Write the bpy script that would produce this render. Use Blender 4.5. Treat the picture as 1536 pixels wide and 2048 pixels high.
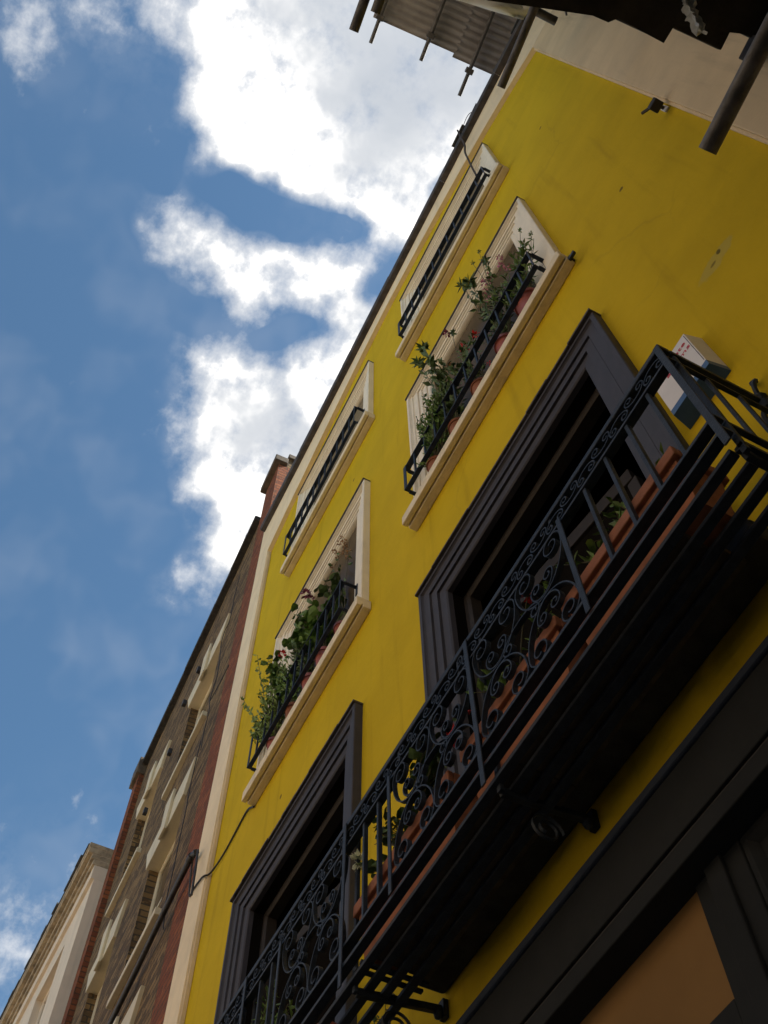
import bpy, bmesh, math, random
from mathutils import Vector, Matrix

for o in list(bpy.data.objects):
    bpy.data.objects.remove(o, do_unlink=True)
scene = bpy.context.scene
C = scene.collection
rnd = random.Random(7)

# ------------------------------------------------------------------ camera
# rows: camera right, camera down, camera forward, as world vectors (facade = plane y 0, x along the street)
CR = ((0.45278515, 0.89159433, -0.00671931),
      (-0.79633081, 0.40099405, -0.45283663),
      (-0.40105217, 0.2103885, 0.89156819))
EYE = Vector((0.0, -1.5, 1.6))
FPX = 2069.0165
right, down, fwd = (Vector(r) for r in CR)
cam_d = bpy.data.cameras.new('camera')
cam = bpy.data.objects.new('camera', cam_d)
C.objects.link(cam)
cam.matrix_world = Matrix(((right.x, -down.x, -fwd.x, EYE.x),
                           (right.y, -down.y, -fwd.y, EYE.y),
                           (right.z, -down.z, -fwd.z, EYE.z),
                           (0, 0, 0, 1)))
cam_d.sensor_fit = 'HORIZONTAL'
cam_d.sensor_width = 36
cam_d.lens = 36 * FPX / 1536
cam_d.clip_start = 0.05
cam_d.clip_end = 2000
scene.camera = cam
scene.cycles.max_bounces = 5
scene.cycles.diffuse_bounces = 4
scene.cycles.glossy_bounces = 2
scene.cycles.transmission_bounces = 2
scene.render.resolution_x = 768
scene.render.resolution_y = 1024

def ray(u, v):
    return right * ((u - 768) / FPX) + down * ((v - 1024) / FPX) + fwd
def at(u, v, y):                      # a point of the photograph at depth y -> world
    r = ray(u, v)
    return EYE + r * ((y - EYE.y) / r.y)
def atz(u, v, z):
    r = ray(u, v)
    return EYE + r * ((z - EYE.z) / r.z)

# ------------------------------------------------------------------ sun, sky, exposure
SUN_EL, SUN_AZ = math.radians(47), math.radians(22)   # azimuth from +y (behind the house) towards +x
sun_dir = Vector((math.sin(SUN_AZ) * math.cos(SUN_EL), math.cos(SUN_AZ) * math.cos(SUN_EL), math.sin(SUN_EL)))
sd = bpy.data.lights.new('sun', 'SUN')
sd.energy = 3.6
sd.angle = math.radians(0.5)
sd.color = (1.0, 0.95, 0.87)
so = bpy.data.objects.new('sun', sd)
C.objects.link(so)
so.rotation_euler = (-sun_dir).to_track_quat('-Z', 'Y').to_euler()
so.location = (20, 40, 60)

SKY_STRENGTH = 0.15
EXPOSURE = 1.70
vs = scene.view_settings
vs.view_transform = 'Standard'
vs.look = 'None'
vs.exposure = EXPOSURE
vs.gamma = 1.0
vs.use_curve_mapping = False

world = bpy.data.worlds.new('World')
scene.world = world
world.use_nodes = True
wt = world.node_tree
wt.nodes.clear()

class NT:
    """small helper to wire shader nodes"""
    def __init__(s, t): s.t = t
    def n(s, typ, **kw):
        nd = s.t.nodes.new(typ)
        for k, v in kw.items(): setattr(nd, k, v)
        return nd
    def lk(s, a, b): s.t.links.new(a, b)
    def put(s, sock, v):
        if isinstance(v, bpy.types.NodeSocket): s.lk(v, sock)
        else: sock.default_value = v
    def math(s, op, a, b=0.0, c=0.0, clamp=False):
        nd = s.n('ShaderNodeMath', operation=op, use_clamp=clamp)
        for i, v in enumerate((a, b, c)): s.put(nd.inputs[i], v)
        return nd.outputs[0]
    def vmath(s, op, a, b=(0, 0, 0), out=0):
        nd = s.n('ShaderNodeVectorMath', operation=op)
        s.put(nd.inputs[0], a); s.put(nd.inputs[1], b)
        return nd.outputs[out]
    def mix(s, f, a, b):
        nd = s.n('ShaderNodeMix', data_type='RGBA')
        s.put(nd.inputs[0], f); s.put(nd.inputs[6], a); s.put(nd.inputs[7], b)
        return nd.outputs[2]
    def smooth(s, v, a, b, o0=0.0, o1=1.0):
        nd = s.n('ShaderNodeMapRange', interpolation_type='SMOOTHSTEP')
        s.put(nd.inputs[0], v)
        for i, q in enumerate((a, b, o0, o1)): nd.inputs[i + 1].default_value = q
        return nd.outputs[0]
    def noise(s, vec, scale, detail=4, rough=0.5, dist=0.0, col=False):
        nd = s.n('ShaderNodeTexNoise')
        if vec is not None: s.lk(vec, nd.inputs['Vector'])
        nd.inputs['Scale'].default_value = scale
        nd.inputs['Detail'].default_value = detail
        nd.inputs['Roughness'].default_value = rough
        nd.inputs['Distortion'].default_value = dist
        return nd.outputs['Color' if col else 'Fac']

W = NT(wt)
sky = W.n('ShaderNodeTexSky', sky_type='NISHITA')
sky.sun_disc = False
sky.sun_elevation = SUN_EL
sky.sun_rotation = SUN_AZ
sky.altitude = 50
sky.air_density = 1.0
sky.dust_density = 0.6
sky.ozone_density = 1.6
tc = W.n('ShaderNodeTexCoord')
dirv = tc.outputs['Generated']
sep = W.n('ShaderNodeSeparateXYZ')
W.lk(dirv, sep.inputs[0])
zc = W.math('ADD', W.math('MAXIMUM', sep.outputs[2], -.2), 1.0)
comb = W.n('ShaderNodeCombineXYZ')
W.lk(W.math('DIVIDE', sep.outputs[0], zc), comb.inputs[0])
W.lk(W.math('DIVIDE', sep.outputs[1], zc), comb.inputs[1])
P = comb.outputs[0]                     # the sky flattened about the zenith
def pz(u, v):
    r = ray(u, v).normalized()
    return (r.x / (1 + r.z), r.y / (1 + r.z))
# heaps of the cloud layer: photo position, radius, weight
heaps = [(620, 30, 230, 1.0), (470, 20, 150, .9), (800, 130, 230, 1.1), (650, 210, 170, 1.0), (420, 190, 85, .75), (420, 300, 60, .55),
         (760, 320, 110, .95), (520, 300, 80, .75), (600, 300, 70, .7), (880, 260, 130, 1), (950, 120, 200, 1), (260, 20, 85, .6),
         (370, 445, 75, .75), (420, 510, 75, .8), (480, 575, 70, .8), (545, 505, 62, .7), (600, 555, 75, .75), (670, 570, 65, .75), (730, 510, 70, .75),
         (790, 430, 70, .75), (700, 400, 60, .6),
         (480, 750, 110, .9), (450, 880, 95, .85), (590, 800, 150, 1), (690, 680, 95, .85), (740, 620, 60, .6), (540, 930, 130, 1), (440, 1010, 70, .7), (430, 1080, 55, .42), (470, 1110, 55, .4),
         (490, 1060, 70, .6), (405, 1190, 55, .33), (350, 1180, 50, .28), (430, 1140, 50, .3),  (30, 25, 75, .38), (110, 60, 80, .3), (75, 115, 40, .2),
         (5, 1860, 60, .4), (95, 1800, 40, .3), (40, 1900, 75, .3), (5, 2040, 50, .4),
         # blue gaps
         (545, 415, 85, -1.0), (470, 400, 60, -.8), (640, 450, 80, -1.0), (700, 455, 45, -.5), (600, 650, 85, -1.1), (530, 690, 65, -.9), (650, 640, 50, -.6), (870, 365, 55, -.9), (800, 520, 60, -.9), (760, 570, 40, -.7), (440, 660, 60, -.8), (400, 400, 40, -.5), (330, 330, 60, -.7), (290, 160, 70, -.8), (400, 620, 50, -.6), (690, 480, 40, -.4)]
warp = W.vmath('SUBTRACT', W.noise(P, 26, 1, .5, col=True), (.5, .5, .5))
warp2 = W.vmath('SUBTRACT', W.noise(P, 90, 1, .5, col=True), (.5, .5, .5))
PW = W.vmath('ADD', P, W.vmath('ADD', W.vmath('MULTIPLY', warp, (.024, .024, 0)), W.vmath('MULTIPLY', warp2, (.006, .006, 0))))
field = None
for u, v, r, wgt in heaps:
    p0, pu, pv = pz(u, v), pz(u + 1, v), pz(u, v + 1)
    rr = r * math.sqrt(abs((pu[0] - p0[0]) * (pv[1] - p0[1]) - (pu[1] - p0[1]) * (pv[0] - p0[0])))
    ln = W.vmath('DISTANCE', PW, (p0[0], p0[1], 0), out=1)
    f = W.smooth(ln, 0.0, (1.85 if wgt > 0 else 1.4) * rr, wgt, 0.0)
    field = f if field is None else W.math('ADD', field, f)
clear = W.smooth(field, 0.0, .3, .4, 0.0)
field = W.math('SUBTRACT', W.math('SUBTRACT', W.math('MINIMUM', field, 1.45), .45), clear)
def lobe(u, v, r, w):
    p0 = pz(u, v)
    return W.math('MAXIMUM', W.math('MULTIPLY_ADD', W.vmath('DISTANCE', PW, (p0[0], p0[1], 0), out=1), -w * 4138 / r, w), 0.0)
base = W.math('MULTIPLY_ADD', W.noise(P, 5, 3, .5), 2.2, -1.12)  # extra cloud cover outside the view, added to brighten the house front
base = W.math('SUBTRACT', base, lobe(150, 950, 1500, 1.2))
field = W.math('MAXIMUM', field, base)
n1 = W.noise(P, 52, 8, .6)
dens = W.math('ADD', field, W.math('MULTIPLY_ADD', n1, 2.7, -1.38))
mask = W.smooth(dens, -0.42, 1.12)
halo = W.math('MULTIPLY', W.smooth(field, -.8, .6, 0.0, .3), W.smooth(n1, .3, .62))
mask = W.math('MAXIMUM', mask, halo)
veil = W.smooth(W.noise(PW, 14, 3, .6), .45, .75, 0.0, 0.11)
mask = W.math('MAXIMUM', mask, veil)
n3 = W.noise(PW, 24, 4, .52)
deep = W.math('MAXIMUM', W.math('MAXIMUM', lobe(880, 80, 330, 1.0), lobe(690, 70, 200, .7)), W.math('MAXIMUM', lobe(560, 880, 150, .6), lobe(950, 200, 150, .8)))
shade = W.smooth(W.math('ADD', deep, W.math('MULTIPLY_ADD', n3, 2.2, -1.05)), -.5, 1.2)
core = W.math('MULTIPLY', W.smooth(dens, .5, 1.9), W.smooth(shade, .0, .65, 1.0, 0.0))
ccol = W.mix(shade, (2.05, 2.05, 2.05, 1), (1.2, 1.29, 1.42, 1))
ccol = W.mix(core, ccol, (7.5, 7.0, 6.3, 1))
skymul = W.n('ShaderNodeMix', data_type='RGBA', blend_type='MULTIPLY')
skymul.inputs[0].default_value = 1.0
W.lk(sky.outputs[0], skymul.inputs[6])
skymul.inputs[7].default_value = (.255, .33, .335, 1)
fin = W.mix(mask, skymul.outputs[2], ccol)
bg = W.n('ShaderNodeBackground')
W.lk(fin, bg.inputs[0])
bg.inputs[1].default_value = SKY_STRENGTH
wo = W.n('ShaderNodeOutputWorld')
W.lk(bg.outputs[0], wo.inputs[0])

# ------------------------------------------------------------------ materials
MATS = {}
def mat(name, color, rough=0.7, var=0.12, scale=6.0, metal=0.0, bump=0.0, bscale=60.0, spec=0.4, dark=None, streak=0.0, extra=None):
    m = bpy.data.materials.new(name)
    m.use_nodes = True
    t = m.node_tree
    t.nodes.clear()
    N = NT(t)
    out = N.n('ShaderNodeOutputMaterial')
    b = N.n('ShaderNodeBsdfPrincipled')
    N.lk(b.outputs[0], out.inputs[0])
    b.inputs['Roughness'].default_value = rough
    b.inputs['Metallic'].default_value = metal
    b.inputs['Specular IOR Level'].default_value = spec
    geo = N.n('ShaderNodeNewGeometry')
    pos = geo.outputs['Position']
    n = N.noise(pos, scale, 6, .6)
    f = N.smooth(n, .3, .7)
    lo = tuple(c * (1 - var) for c in color) + (1,)
    hi = tuple(min(1, c * (1 + var)) for c in color) + (1,)
    col = N.mix(f, lo, hi)
    if streak:
        mp = N.vmath('MULTIPLY', pos, (9, 9, .55))
        s = N.noise(mp, 1.0, 5, .6)
        sf = N.math('MULTIPLY', N.smooth(s, .52, .78), streak)
        col = N.mix(sf, col, tuple(c * .55 for c in (dark or color)) + (1,))
        mp = N.vmath('MULTIPLY', pos, (1.3, 1.3, .9))
        s = N.noise(mp, 1.0, 3, .5)
        sf = N.math('MULTIPLY', N.smooth(s, .45, .75), streak * .4)
        col = N.mix(sf, col, tuple(c * .72 for c in (dark or color)) + (1,))
    if extra: col = extra(N, pos, col)
    N.put(b.inputs['Base Color'], col)
    if bump:
        bn = N.n('ShaderNodeBump')
        bn.inputs['Strength'].default_value = bump
        bn.inputs['Distance'].default_value = .01
        N.lk(N.noise(pos, bscale, 5, .6), bn.inputs['Height'])
        N.lk(bn.outputs[0], b.inputs['Normal'])
    MATS[name] = m
    return m

def wall_marks(N, pos, col):
    """chips, filled holes and hairline cracks in the paint"""
    v = N.n('ShaderNodeTexVoronoi')
    v.inputs['Scale'].default_value = 2.1
    N.lk(N.vmath('MULTIPLY', pos, (1.0, 0.0, .8)), v.inputs['Vector'])
    wob = N.noise(pos, 45, 3, .6)
    dd = N.math('MULTIPLY_ADD', wob, .05, v.outputs['Distance'])
    chip = N.smooth(dd, .052, .062, 1, 0)
    col = N.mix(N.math('MULTIPLY', chip, .85), col, (.10, .075, .02, 1))
    # old filler patch right of the balcony door
    q = N.vmath('SUBTRACT', pos, (-.235, 0, 5.36))
    q = N.vmath('MULTIPLY', q, (1 / .11, 0, 1 / .055))
    ln = N.math('ADD', N.vmath('LENGTH', q, out=1), N.math('MULTIPLY_ADD', N.noise(pos, 22, 4, .6), 1.2, -.6))
    col = N.mix(N.smooth(ln, .75, 1.05, .42, 0), col, (.42, .38, .13, 1))
    q = N.vmath('MULTIPLY', N.vmath('SUBTRACT', pos, (-.205, 0, 5.385)), (1 / .012, 0, 1 / .02))
    col = N.mix(N.smooth(N.vmath('LENGTH', q, out=1), .6, 1.1, .8, 0), col, (.06, .05, .015, 1))
    q = N.vmath('MULTIPLY', N.vmath('SUBTRACT', pos, (-.25, 0, 5.36)), (1 / .018, 0, 1 / .012))
    col = N.mix(N.smooth(N.vmath('LENGTH', q, out=1), .6, 1.1, .6, 0), col, (.08, .06, .02, 1))
    # cracks
    w = N.n('ShaderNodeTexVoronoi', feature='DISTANCE_TO_EDGE')
    w.inputs['Scale'].default_value = .62
    ws = N.vmath('ADD', N.vmath('MULTIPLY', pos, (1, 0, .7)), N.vmath('MULTIPLY', N.noise(pos, 2.2, 4, .6, col=True), (.35, 0, .35)))
    N.lk(ws, w.inputs['Vector'])
    ck = N.math('MULTIPLY', N.smooth(w.outputs['Distance'], .0015, .004, 1, 0), N.smooth(N.noise(pos, .9, 2), .5, .62))
    col = N.mix(N.math('MULTIPLY', ck, .12), col, (.16, .12, .03, 1))
    return col

def brickmat(name, c1, c2, mortar, sooty=.5):
    m = bpy.data.materials.new(name)
    m.use_nodes = True
    t = m.node_tree
    t.nodes.clear()
    N = NT(t)
    out = N.n('ShaderNodeOutputMaterial')
    b = N.n('ShaderNodeBsdfPrincipled')
    N.lk(b.outputs[0], out.inputs[0])
    b.inputs['Roughness'].default_value = .9
    b.inputs['Specular IOR Level'].default_value = .2
    geo = N.n('ShaderNodeNewGeometry')
    pos = geo.outputs['Position']
    s = N.n('ShaderNodeSeparateXYZ')
    N.lk(pos, s.inputs[0])
    cb = N.n('ShaderNodeCombineXYZ')
    N.lk(N.math('ADD', s.outputs[0], s.outputs[1]), cb.inputs[0])
    N.lk(s.outputs[2], cb.inputs[1])
    bt = N.n('ShaderNodeTexBrick')
    N.lk(cb.outputs[0], bt.inputs['Vector'])
    bt.inputs['Color1'].default_value = c1 + (1,)
    bt.inputs['Color2'].default_value = c2 + (1,)
    bt.inputs['Mortar'].default_value = mortar + (1,)
    bt.inputs['Scale'].default_value = 1.0
    bt.inputs['Mortar Size'].default_value = .009
    bt.inputs['Brick Width'].default_value = .225
    bt.inputs['Row Height'].default_value = .075
    col = bt.outputs['Color']
    n = N.noise(pos, 3.5, 6, .65)
    col = N.mix(N.math('MULTIPLY', N.smooth(n, .35, .75), sooty), col, (.035, .028, .022, 1))
    n = N.noise(N.vmath('MULTIPLY', pos, (5, 5, 11)), 2.0, 4, .6)
    col = N.mix(N.math('MULTIPLY', N.smooth(n, .55, .75), .55), col, tuple(min(1, c * 1.7) for c in c1) + (1,))
    N.lk(col, b.inputs['Base Color'])
    bn = N.n('ShaderNodeBump')
    bn.inputs['Strength'].default_value = 1.0
    bn.inputs['Distance'].default_value = .02
    h = N.math('ADD', N.math('MULTIPLY', bt.outputs['Fac'], -1.0), N.math('MULTIPLY', N.noise(pos, 40, 4, .6), .6))
    N.lk(h, bn.inputs['Height'])
    N.lk(bn.outputs[0], b.inputs['Normal'])
    MATS[name] = m

YEL = (.575, .40, .013)
mat('yellow_paint', YEL, .85, .06, 2.2, spec=.08, bump=.3, bscale=24, streak=.28, dark=(.42, .28, .016), extra=wall_marks)
mat('cream_paint', (.82, .67, .44), .7, .06, 4, spec=.15, bump=.08, bscale=80, streak=.16, dark=(.4, .33, .24))
mat('frame_paint', (.82, .74, .58), .6, .05, 6, spec=.15, bump=.08, bscale=70, streak=.15, dark=(.4, .33, .24))
mat('cream_render', (.70, .55, .34), .85, .07, 2.5, spec=.1, bump=.15, bscale=70, streak=.4, dark=(.42, .34, .26))
mat('sill_paint', (.74, .63, .44), .75, .1, 9, spec=.12, bump=.15, bscale=50, streak=.25, dark=(.25, .2, .13))
mat('grey_gloss', (.056, .053, .06), .6, .1, 8, spec=.2, bump=.08, bscale=70, streak=.2, dark=(.1, .085, .07))
mat('iron', (.018, .024, .034), .55, .3, 25, bump=.25, bscale=120, spec=.25)
mat('lead', (.06, .052, .05), .7, .35, 12, bump=.5, bscale=30)
mat('slate', (.07, .068, .066), .75, .3, 9, bump=.5, bscale=35)
mat('terracotta', (.26, .095, .045), .85, .18, 14, bump=.3, bscale=60, streak=.3, dark=(.25, .16, .11))
mat('plastic_pot', (.30, .085, .06), .5, .1, 10)
mat('soil', (.035, .025, .018), .95, .3, 60, bump=.8, bscale=80)
mat('old_timber', (.055, .04, .028), .85, .4, 14, bump=.6, bscale=40, streak=.4)
mat('scaffold_board', (.03, .025, .02), .85, .35, 10, bump=.4, bscale=40, streak=.3)
mat('scaffold_tube', (.12, .115, .11), .55, .3, 18, metal=.5, bump=.3, bscale=60)
mat('zinc_sheet', (.36, .34, .33), .5, .15, 5, metal=.3, bump=.1, bscale=30, streak=.2)
mat('shade_sheet', (.05, .055, .05), .8, .2, 6)
mat('dull_plastic', (.42, .43, .42), .6, .15, 30)
mat('polythene', (.75, .78, .8), .35, .05, 8)
mat('cable', (.03, .026, .022), .6, .1)
mat('white_plastic', (.74, .70, .66), .4, .04, 12, streak=.1)
mat('blue_plastic', (.05, .11, .24), .45, .1, 12)
mat('red_ink', (.55, .03, .06), .5, .05)
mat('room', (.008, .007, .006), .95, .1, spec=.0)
mat('stone_dark', (.035, .032, .028), .9, .4, 12, bump=.6, bscale=30, streak=.3)
mat('dark_wood', (.022, .016, .012), .7, .2, 12)
mat('brown_wood', (.05, .034, .024), .7, .2, 12)
mat('shop_grey', (.021, .0225, .0235), .85, .1, 6, spec=.06, bump=.08, bscale=70, streak=.2)
mat('shop_blue', (.034, .042, .06), .8, .12, 8, spec=.08)
mat('tan_panel', (.19, .108, .042), .85, .06, 4, spec=.05)
mat('lintel_paint', (.62, .53, .35), .6, .06, 6, streak=.2, dark=(.35, .28, .2))
mat('white_render', (.70, .58, .44), .8, .05, 3, bump=.1, bscale=60, streak=.2, dark=(.45, .38, .3))
mat('stone_cornice', (.36, .28, .18), .9, .35, 7, bump=.4, bscale=40, streak=.55, dark=(.16, .13, .1))
mat('stone_soot', (.10, .075, .05), .9, .35, 9, bump=.4, bscale=40, streak=.4)
mat('asphalt', (.05, .05, .05), .9, .2, 3, bump=.5, bscale=90)
mat('paving', (.22, .20, .18), .85, .15, 2, bump=.3, bscale=60)
mat('opposite_render', (.58, .46, .34), .8, .12, .5, streak=.2)
mat('pipe_black', (.03, .026, .024), .5, .3, 10)
mat('leaf', (.13, .225, .045), .5, .35, 22)
mat('leaf_dark', (.085, .14, .04), .5, .35, 22)
mat('leaf_grey', (.2, .28, .07), .55, .3, 22)
mat('stem', (.085, .075, .035), .7, .2, 20)
mat('petal_pink', (.62, .25, .33), .6, .15, 30)
mat('petal_red', (.62, .03, .025), .55, .15, 30)
mat('petal_purple', (.22, .04, .08), .6, .15, 30)
mat('petal_white', (.72, .74, .55), .6, .08, 30)
mat('petal_dry', (.33, .19, .09), .7, .2, 30)
brickmat('brick_stock', (.29, .18, .075), (.09, .054, .027), (.075, .058, .038), .45)
brickmat('brick_red', (.30, .095, .035), (.19, .055, .025), (.12, .055, .03), .4)
brickmat('brick_dark', (.15, .105, .07), (.10, .07, .05), (.16, .13, .1), .5)

def glassmat(name, tint):
    m = bpy.data.materials.new(name)
    m.use_nodes = True
    t = m.node_tree
    b = t.nodes['Principled BSDF']
    N = NT(t)
    geo = N.n('ShaderNodeNewGeometry')
    n = N.noise(geo.outputs['Position'], 1.2, 3)
    col = N.mix(N.smooth(n, .35, .65), tuple(c * .7 for c in tint) + (1,), tint + (1,))
    N.lk(col, b.inputs['Base Color'])
    b.inputs['Roughness'].default_value = .12
    b.inputs['IOR'].default_value = 1.06
    b.inputs['Specular IOR Level'].default_value = .2
    bn = N.n('ShaderNodeBump')
    bn.inputs['Strength'].default_value = .05
    N.lk(N.noise(geo.outputs['Position'], 4, 2), bn.inputs['Height'])
    N.lk(bn.outputs[0], b.inputs['Normal'])
    MATS[name] = m
glassmat('glass', (.13, .096, .058))
glassmat('glass_blind', (.21, .17, .11))
glassmat('glass_dark', (.02, .018, .016))

# ------------------------------------------------------------------ mesh helpers
ORIG = {}
class MB:
    def __init__(s): s.v, s.f, s.sm = [], [], False
    def box(s, x0, x1, y0, y1, z0, z1):
        b = len(s.v)
        s.v += [(x, y, z) for x in (x0, x1) for y in (y0, y1) for z in (z0, z1)]
        for q in ((0, 1, 3, 2), (4, 6, 7, 5), (0, 4, 5, 1), (2, 3, 7, 6), (0, 2, 6, 4), (1, 5, 7, 3)):
            s.f.append(tuple(b + i for i in q))
        return s
    def poly(s, pts):
        b = len(s.v)
        s.v += [tuple(p) for p in pts]
        s.f.append(tuple(range(b, b + len(pts))))
        return s
    def prism(s, pts, off):                 # closed extrusion of a planar outline
        off = Vector(off); b = len(s.v); n = len(pts)
        s.v += [tuple(p) for p in pts] + [tuple(Vector(p) + off) for p in pts]
        s.f.append(tuple(range(b, b + n))); s.f.append(tuple(range(b + 2 * n - 1, b + n - 1, -1)))
        for i in range(n):
            j = (i + 1) % n
            s.f.append((b + i, b + n + i, b + n + j, b + j))
        return s
    def sweep(s, path, prof, side=None, closed=False, scales=None):
        """prof: list of (a,b) offsets along (side, up); path: list of points"""
        path = [Vector(p) for p in path]
        n, k, b = len(path), len(prof), len(s.v)
        up0 = None
        for i, p in enumerate(path):
            t = (path[min(i + 1, n - 1)] - path[max(i - 1, 0)])
            if t.length < 1e-9: t = Vector((1, 0, 0))
            t.normalize()
            if side is not None:
                a = Vector(side) - t * Vector(side).dot(t)
                a.normalize()
            else:
                ref = up0 if up0 is not None else (Vector((0, 0, 1)) if abs(t.z) < .9 else Vector((1, 0, 0)))
                a = ref - t * ref.dot(t); a.normalize(); up0 = a
            c = t.cross(a)
            q = scales[i] if scales else 1.0
            for (u, w) in prof: s.v.append(tuple(p + a * u * q + c * w * q))
        for i in range(n - 1):
            for j in range(k):
                j2 = (j + 1) % k
                s.f.append((b + i * k + j, b + i * k + j2, b + (i + 1) * k + j2, b + (i + 1) * k + j))
        s.f.append(tuple(b + j for j in range(k - 1, -1, -1)))
        s.f.append(tuple(b + (n - 1) * k + j for j in range(k)))
        return s
    def tube(s, path, r, n=8, scales=None):
        s.sm = True
        return s.sweep(path, [(r * math.cos(2 * math.pi * i / n), r * math.sin(2 * math.pi * i / n)) for i in range(n)], scales=scales)
    def bar(s, p, q, w, h, side=(0, 1, 0)):   # rectangular bar, w along side, h across
        return s.sweep([p, q], [(-w / 2, -h / 2), (w / 2, -h / 2), (w / 2, h / 2), (-w / 2, h / 2)], side=side)
    def lathe(s, prof, c, n=24):
        b = len(s.v); k = len(prof); c = Vector(c)
        for i in range(n):
            a = 2 * math.pi * i / n
            for r, z in prof: s.v.append((c.x + r * math.cos(a), c.y + r * math.sin(a), c.z + z))
        for i in range(n):
            i2 = (i + 1) % n
            for j in range(k - 1):
                s.f.append((b + i * k + j, b + i2 * k + j, b + i2 * k + j + 1, b + i * k + j + 1))
        s.f.append(tuple(b + i * k for i in range(n - 1, -1, -1)))
        s.sm = True
        return s
    def build(s, name, m, parent=None, bevel=0.0, seg=2, smooth=None):
        me = bpy.data.meshes.new(name)
        o0 = ORIG.get(parent.name, Vector()) if parent else Vector()
        inv = None
        if parent is not None and parent.name in ROT:
            inv = ROT[parent.name]
        me.from_pydata([tuple(Vector(p) - o0) for p in s.v], [], s.f)
        me.materials.append(MATS[m])
        bm = bmesh.new(); bm.from_mesh(me)
        bmesh.ops.recalc_face_normals(bm, faces=bm.faces)
        bm.to_mesh(me); bm.free()
        if (s.sm if smooth is None else smooth):
            for p in me.polygons: p.use_smooth = True
        o = bpy.data.objects.new(name, me)
        C.objects.link(o)
        if parent:
            o.parent = parent
            ORIG[o.name] = o0
        if (s.sm if smooth is None else smooth):
            md = o.modifiers.new('edge', 'EDGE_SPLIT'); md.split_angle = math.radians(40)
        if bevel:
            md = o.modifiers.new('bevel', 'BEVEL'); md.width = bevel; md.segments = seg; md.limit_method = 'ANGLE'
        return o
ROT = {}

def thing(name, label, cat, loc=(0, 0, 0), group=None):
    o = bpy.data.objects.new(name, None)
    o.empty_display_size = .1
    C.objects.link(o)
    o.location = loc
    ORIG[o.name] = Vector(loc)
    tag(o, label, cat, group)
    return o
def tag(o, label=None, cat=None, group=None, kind=None):
    if label: o['label'] = label
    if cat: o['category'] = cat
    if group: o['group'] = group
    if kind: o['kind'] = kind
    return o
def share(o, parent, loc=(0, 0, 0), rot=None, scale=None):
    """another object on the same mesh data"""
    c = bpy.data.objects.new(o.name.split('.')[0], o.data)
    C.objects.link(c)
    for md in o.modifiers:
        m2 = c.modifiers.new(md.name, md.type)
        if md.type == 'BEVEL': m2.width, m2.segments, m2.limit_method = md.width, md.segments, md.limit_method
        if md.type == 'EDGE_SPLIT': m2.split_angle = md.split_angle
    c.parent = parent
    ORIG[c.name] = ORIG.get(parent.name, Vector())
    c.location = loc
    if rot: c.rotation_euler = rot
    if scale: c.scale = scale
    return c

def holed_wall(mb, x0, x1, z0, z1, holes, y0, y1):
    """front sheet at y0 with rectangular openings and reveals back to y1"""
    xs = sorted({x0, x1, *[h[0] for h in holes], *[h[1] for h in holes]})
    zs = sorted({z0, z1, *[h[2] for h in holes], *[h[3] for h in holes]})
    for i in range(len(xs) - 1):
        for j in range(len(zs) - 1):
            cx, cz = (xs[i] + xs[i + 1]) / 2, (zs[j] + zs[j + 1]) / 2
            if any(h[0] < cx < h[1] and h[2] < cz < h[3] for h in holes): continue
            mb.poly([(xs[i], y0, zs[j]), (xs[i + 1], y0, zs[j]), (xs[i + 1], y0, zs[j + 1]), (xs[i], y0, zs[j + 1])])
    for a, b, c, d in holes:
        mb.poly([(a, y0, c), (a, y0, d), (a, y1, d), (a, y1, c)])
        mb.poly([(b, y0, c), (b, y0, d), (b, y1, d), (b, y1, c)])
        mb.poly([(a, y0, d), (b, y0, d), (b, y1, d), (a, y1, d)])
        mb.poly([(a, y0, c), (b, y0, c), (b, y1, c), (a, y1, c)])
    return mb
def shell(mb, x0, x1, z0, z1, y0, y1):       # sides, back and top behind a front sheet
    mb.poly([(x0, y0, z0), (x0, y1, z0), (x0, y1, z1), (x0, y0, z1)])
    mb.poly([(x1, y0, z0), (x1, y1, z0), (x1, y1, z1), (x1, y0, z1)])
    mb.poly([(x0, y1, z0), (x1, y1, z0), (x1, y1, z1), (x0, y1, z1)])
    mb.poly([(x0, y0, z1), (x1, y0, z1), (x1, y1, z1), (x0, y1, z1)])
    return mb
def arch3(mb, x0, x1, z0, z1, prof, kt=1.0):
    """mitred moulding round three sides; prof = (inset, y) pairs from the outer edge inwards"""
    rows = []
    for u, y in prof:
        rows.append([(x0 + u, y, z0), (x0 + u, y, z1 - u * kt), (x1 - u, y, z1 - u * kt), (x1 - u, y, z0)])
    for a, b in zip(rows[:-1], rows[1:]):
        for i in range(3): mb.poly([a[i], a[i + 1], b[i + 1], b[i]])
    for i in (0, 3): mb.poly([r[i] for r in rows])
    return mb

# ------------------------------------------------------------------ ground
tag(MB().poly([(-300, -300, -.12), (300, -300, -.12), (300, 300, -.12), (-300, 300, -.12)]).build('road', 'asphalt'), kind='structure')
tag(MB().box(-60, 60, -2.1, .6, -.11, 0).build('pavement', 'paving', bevel=.01), kind='structure')

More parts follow.
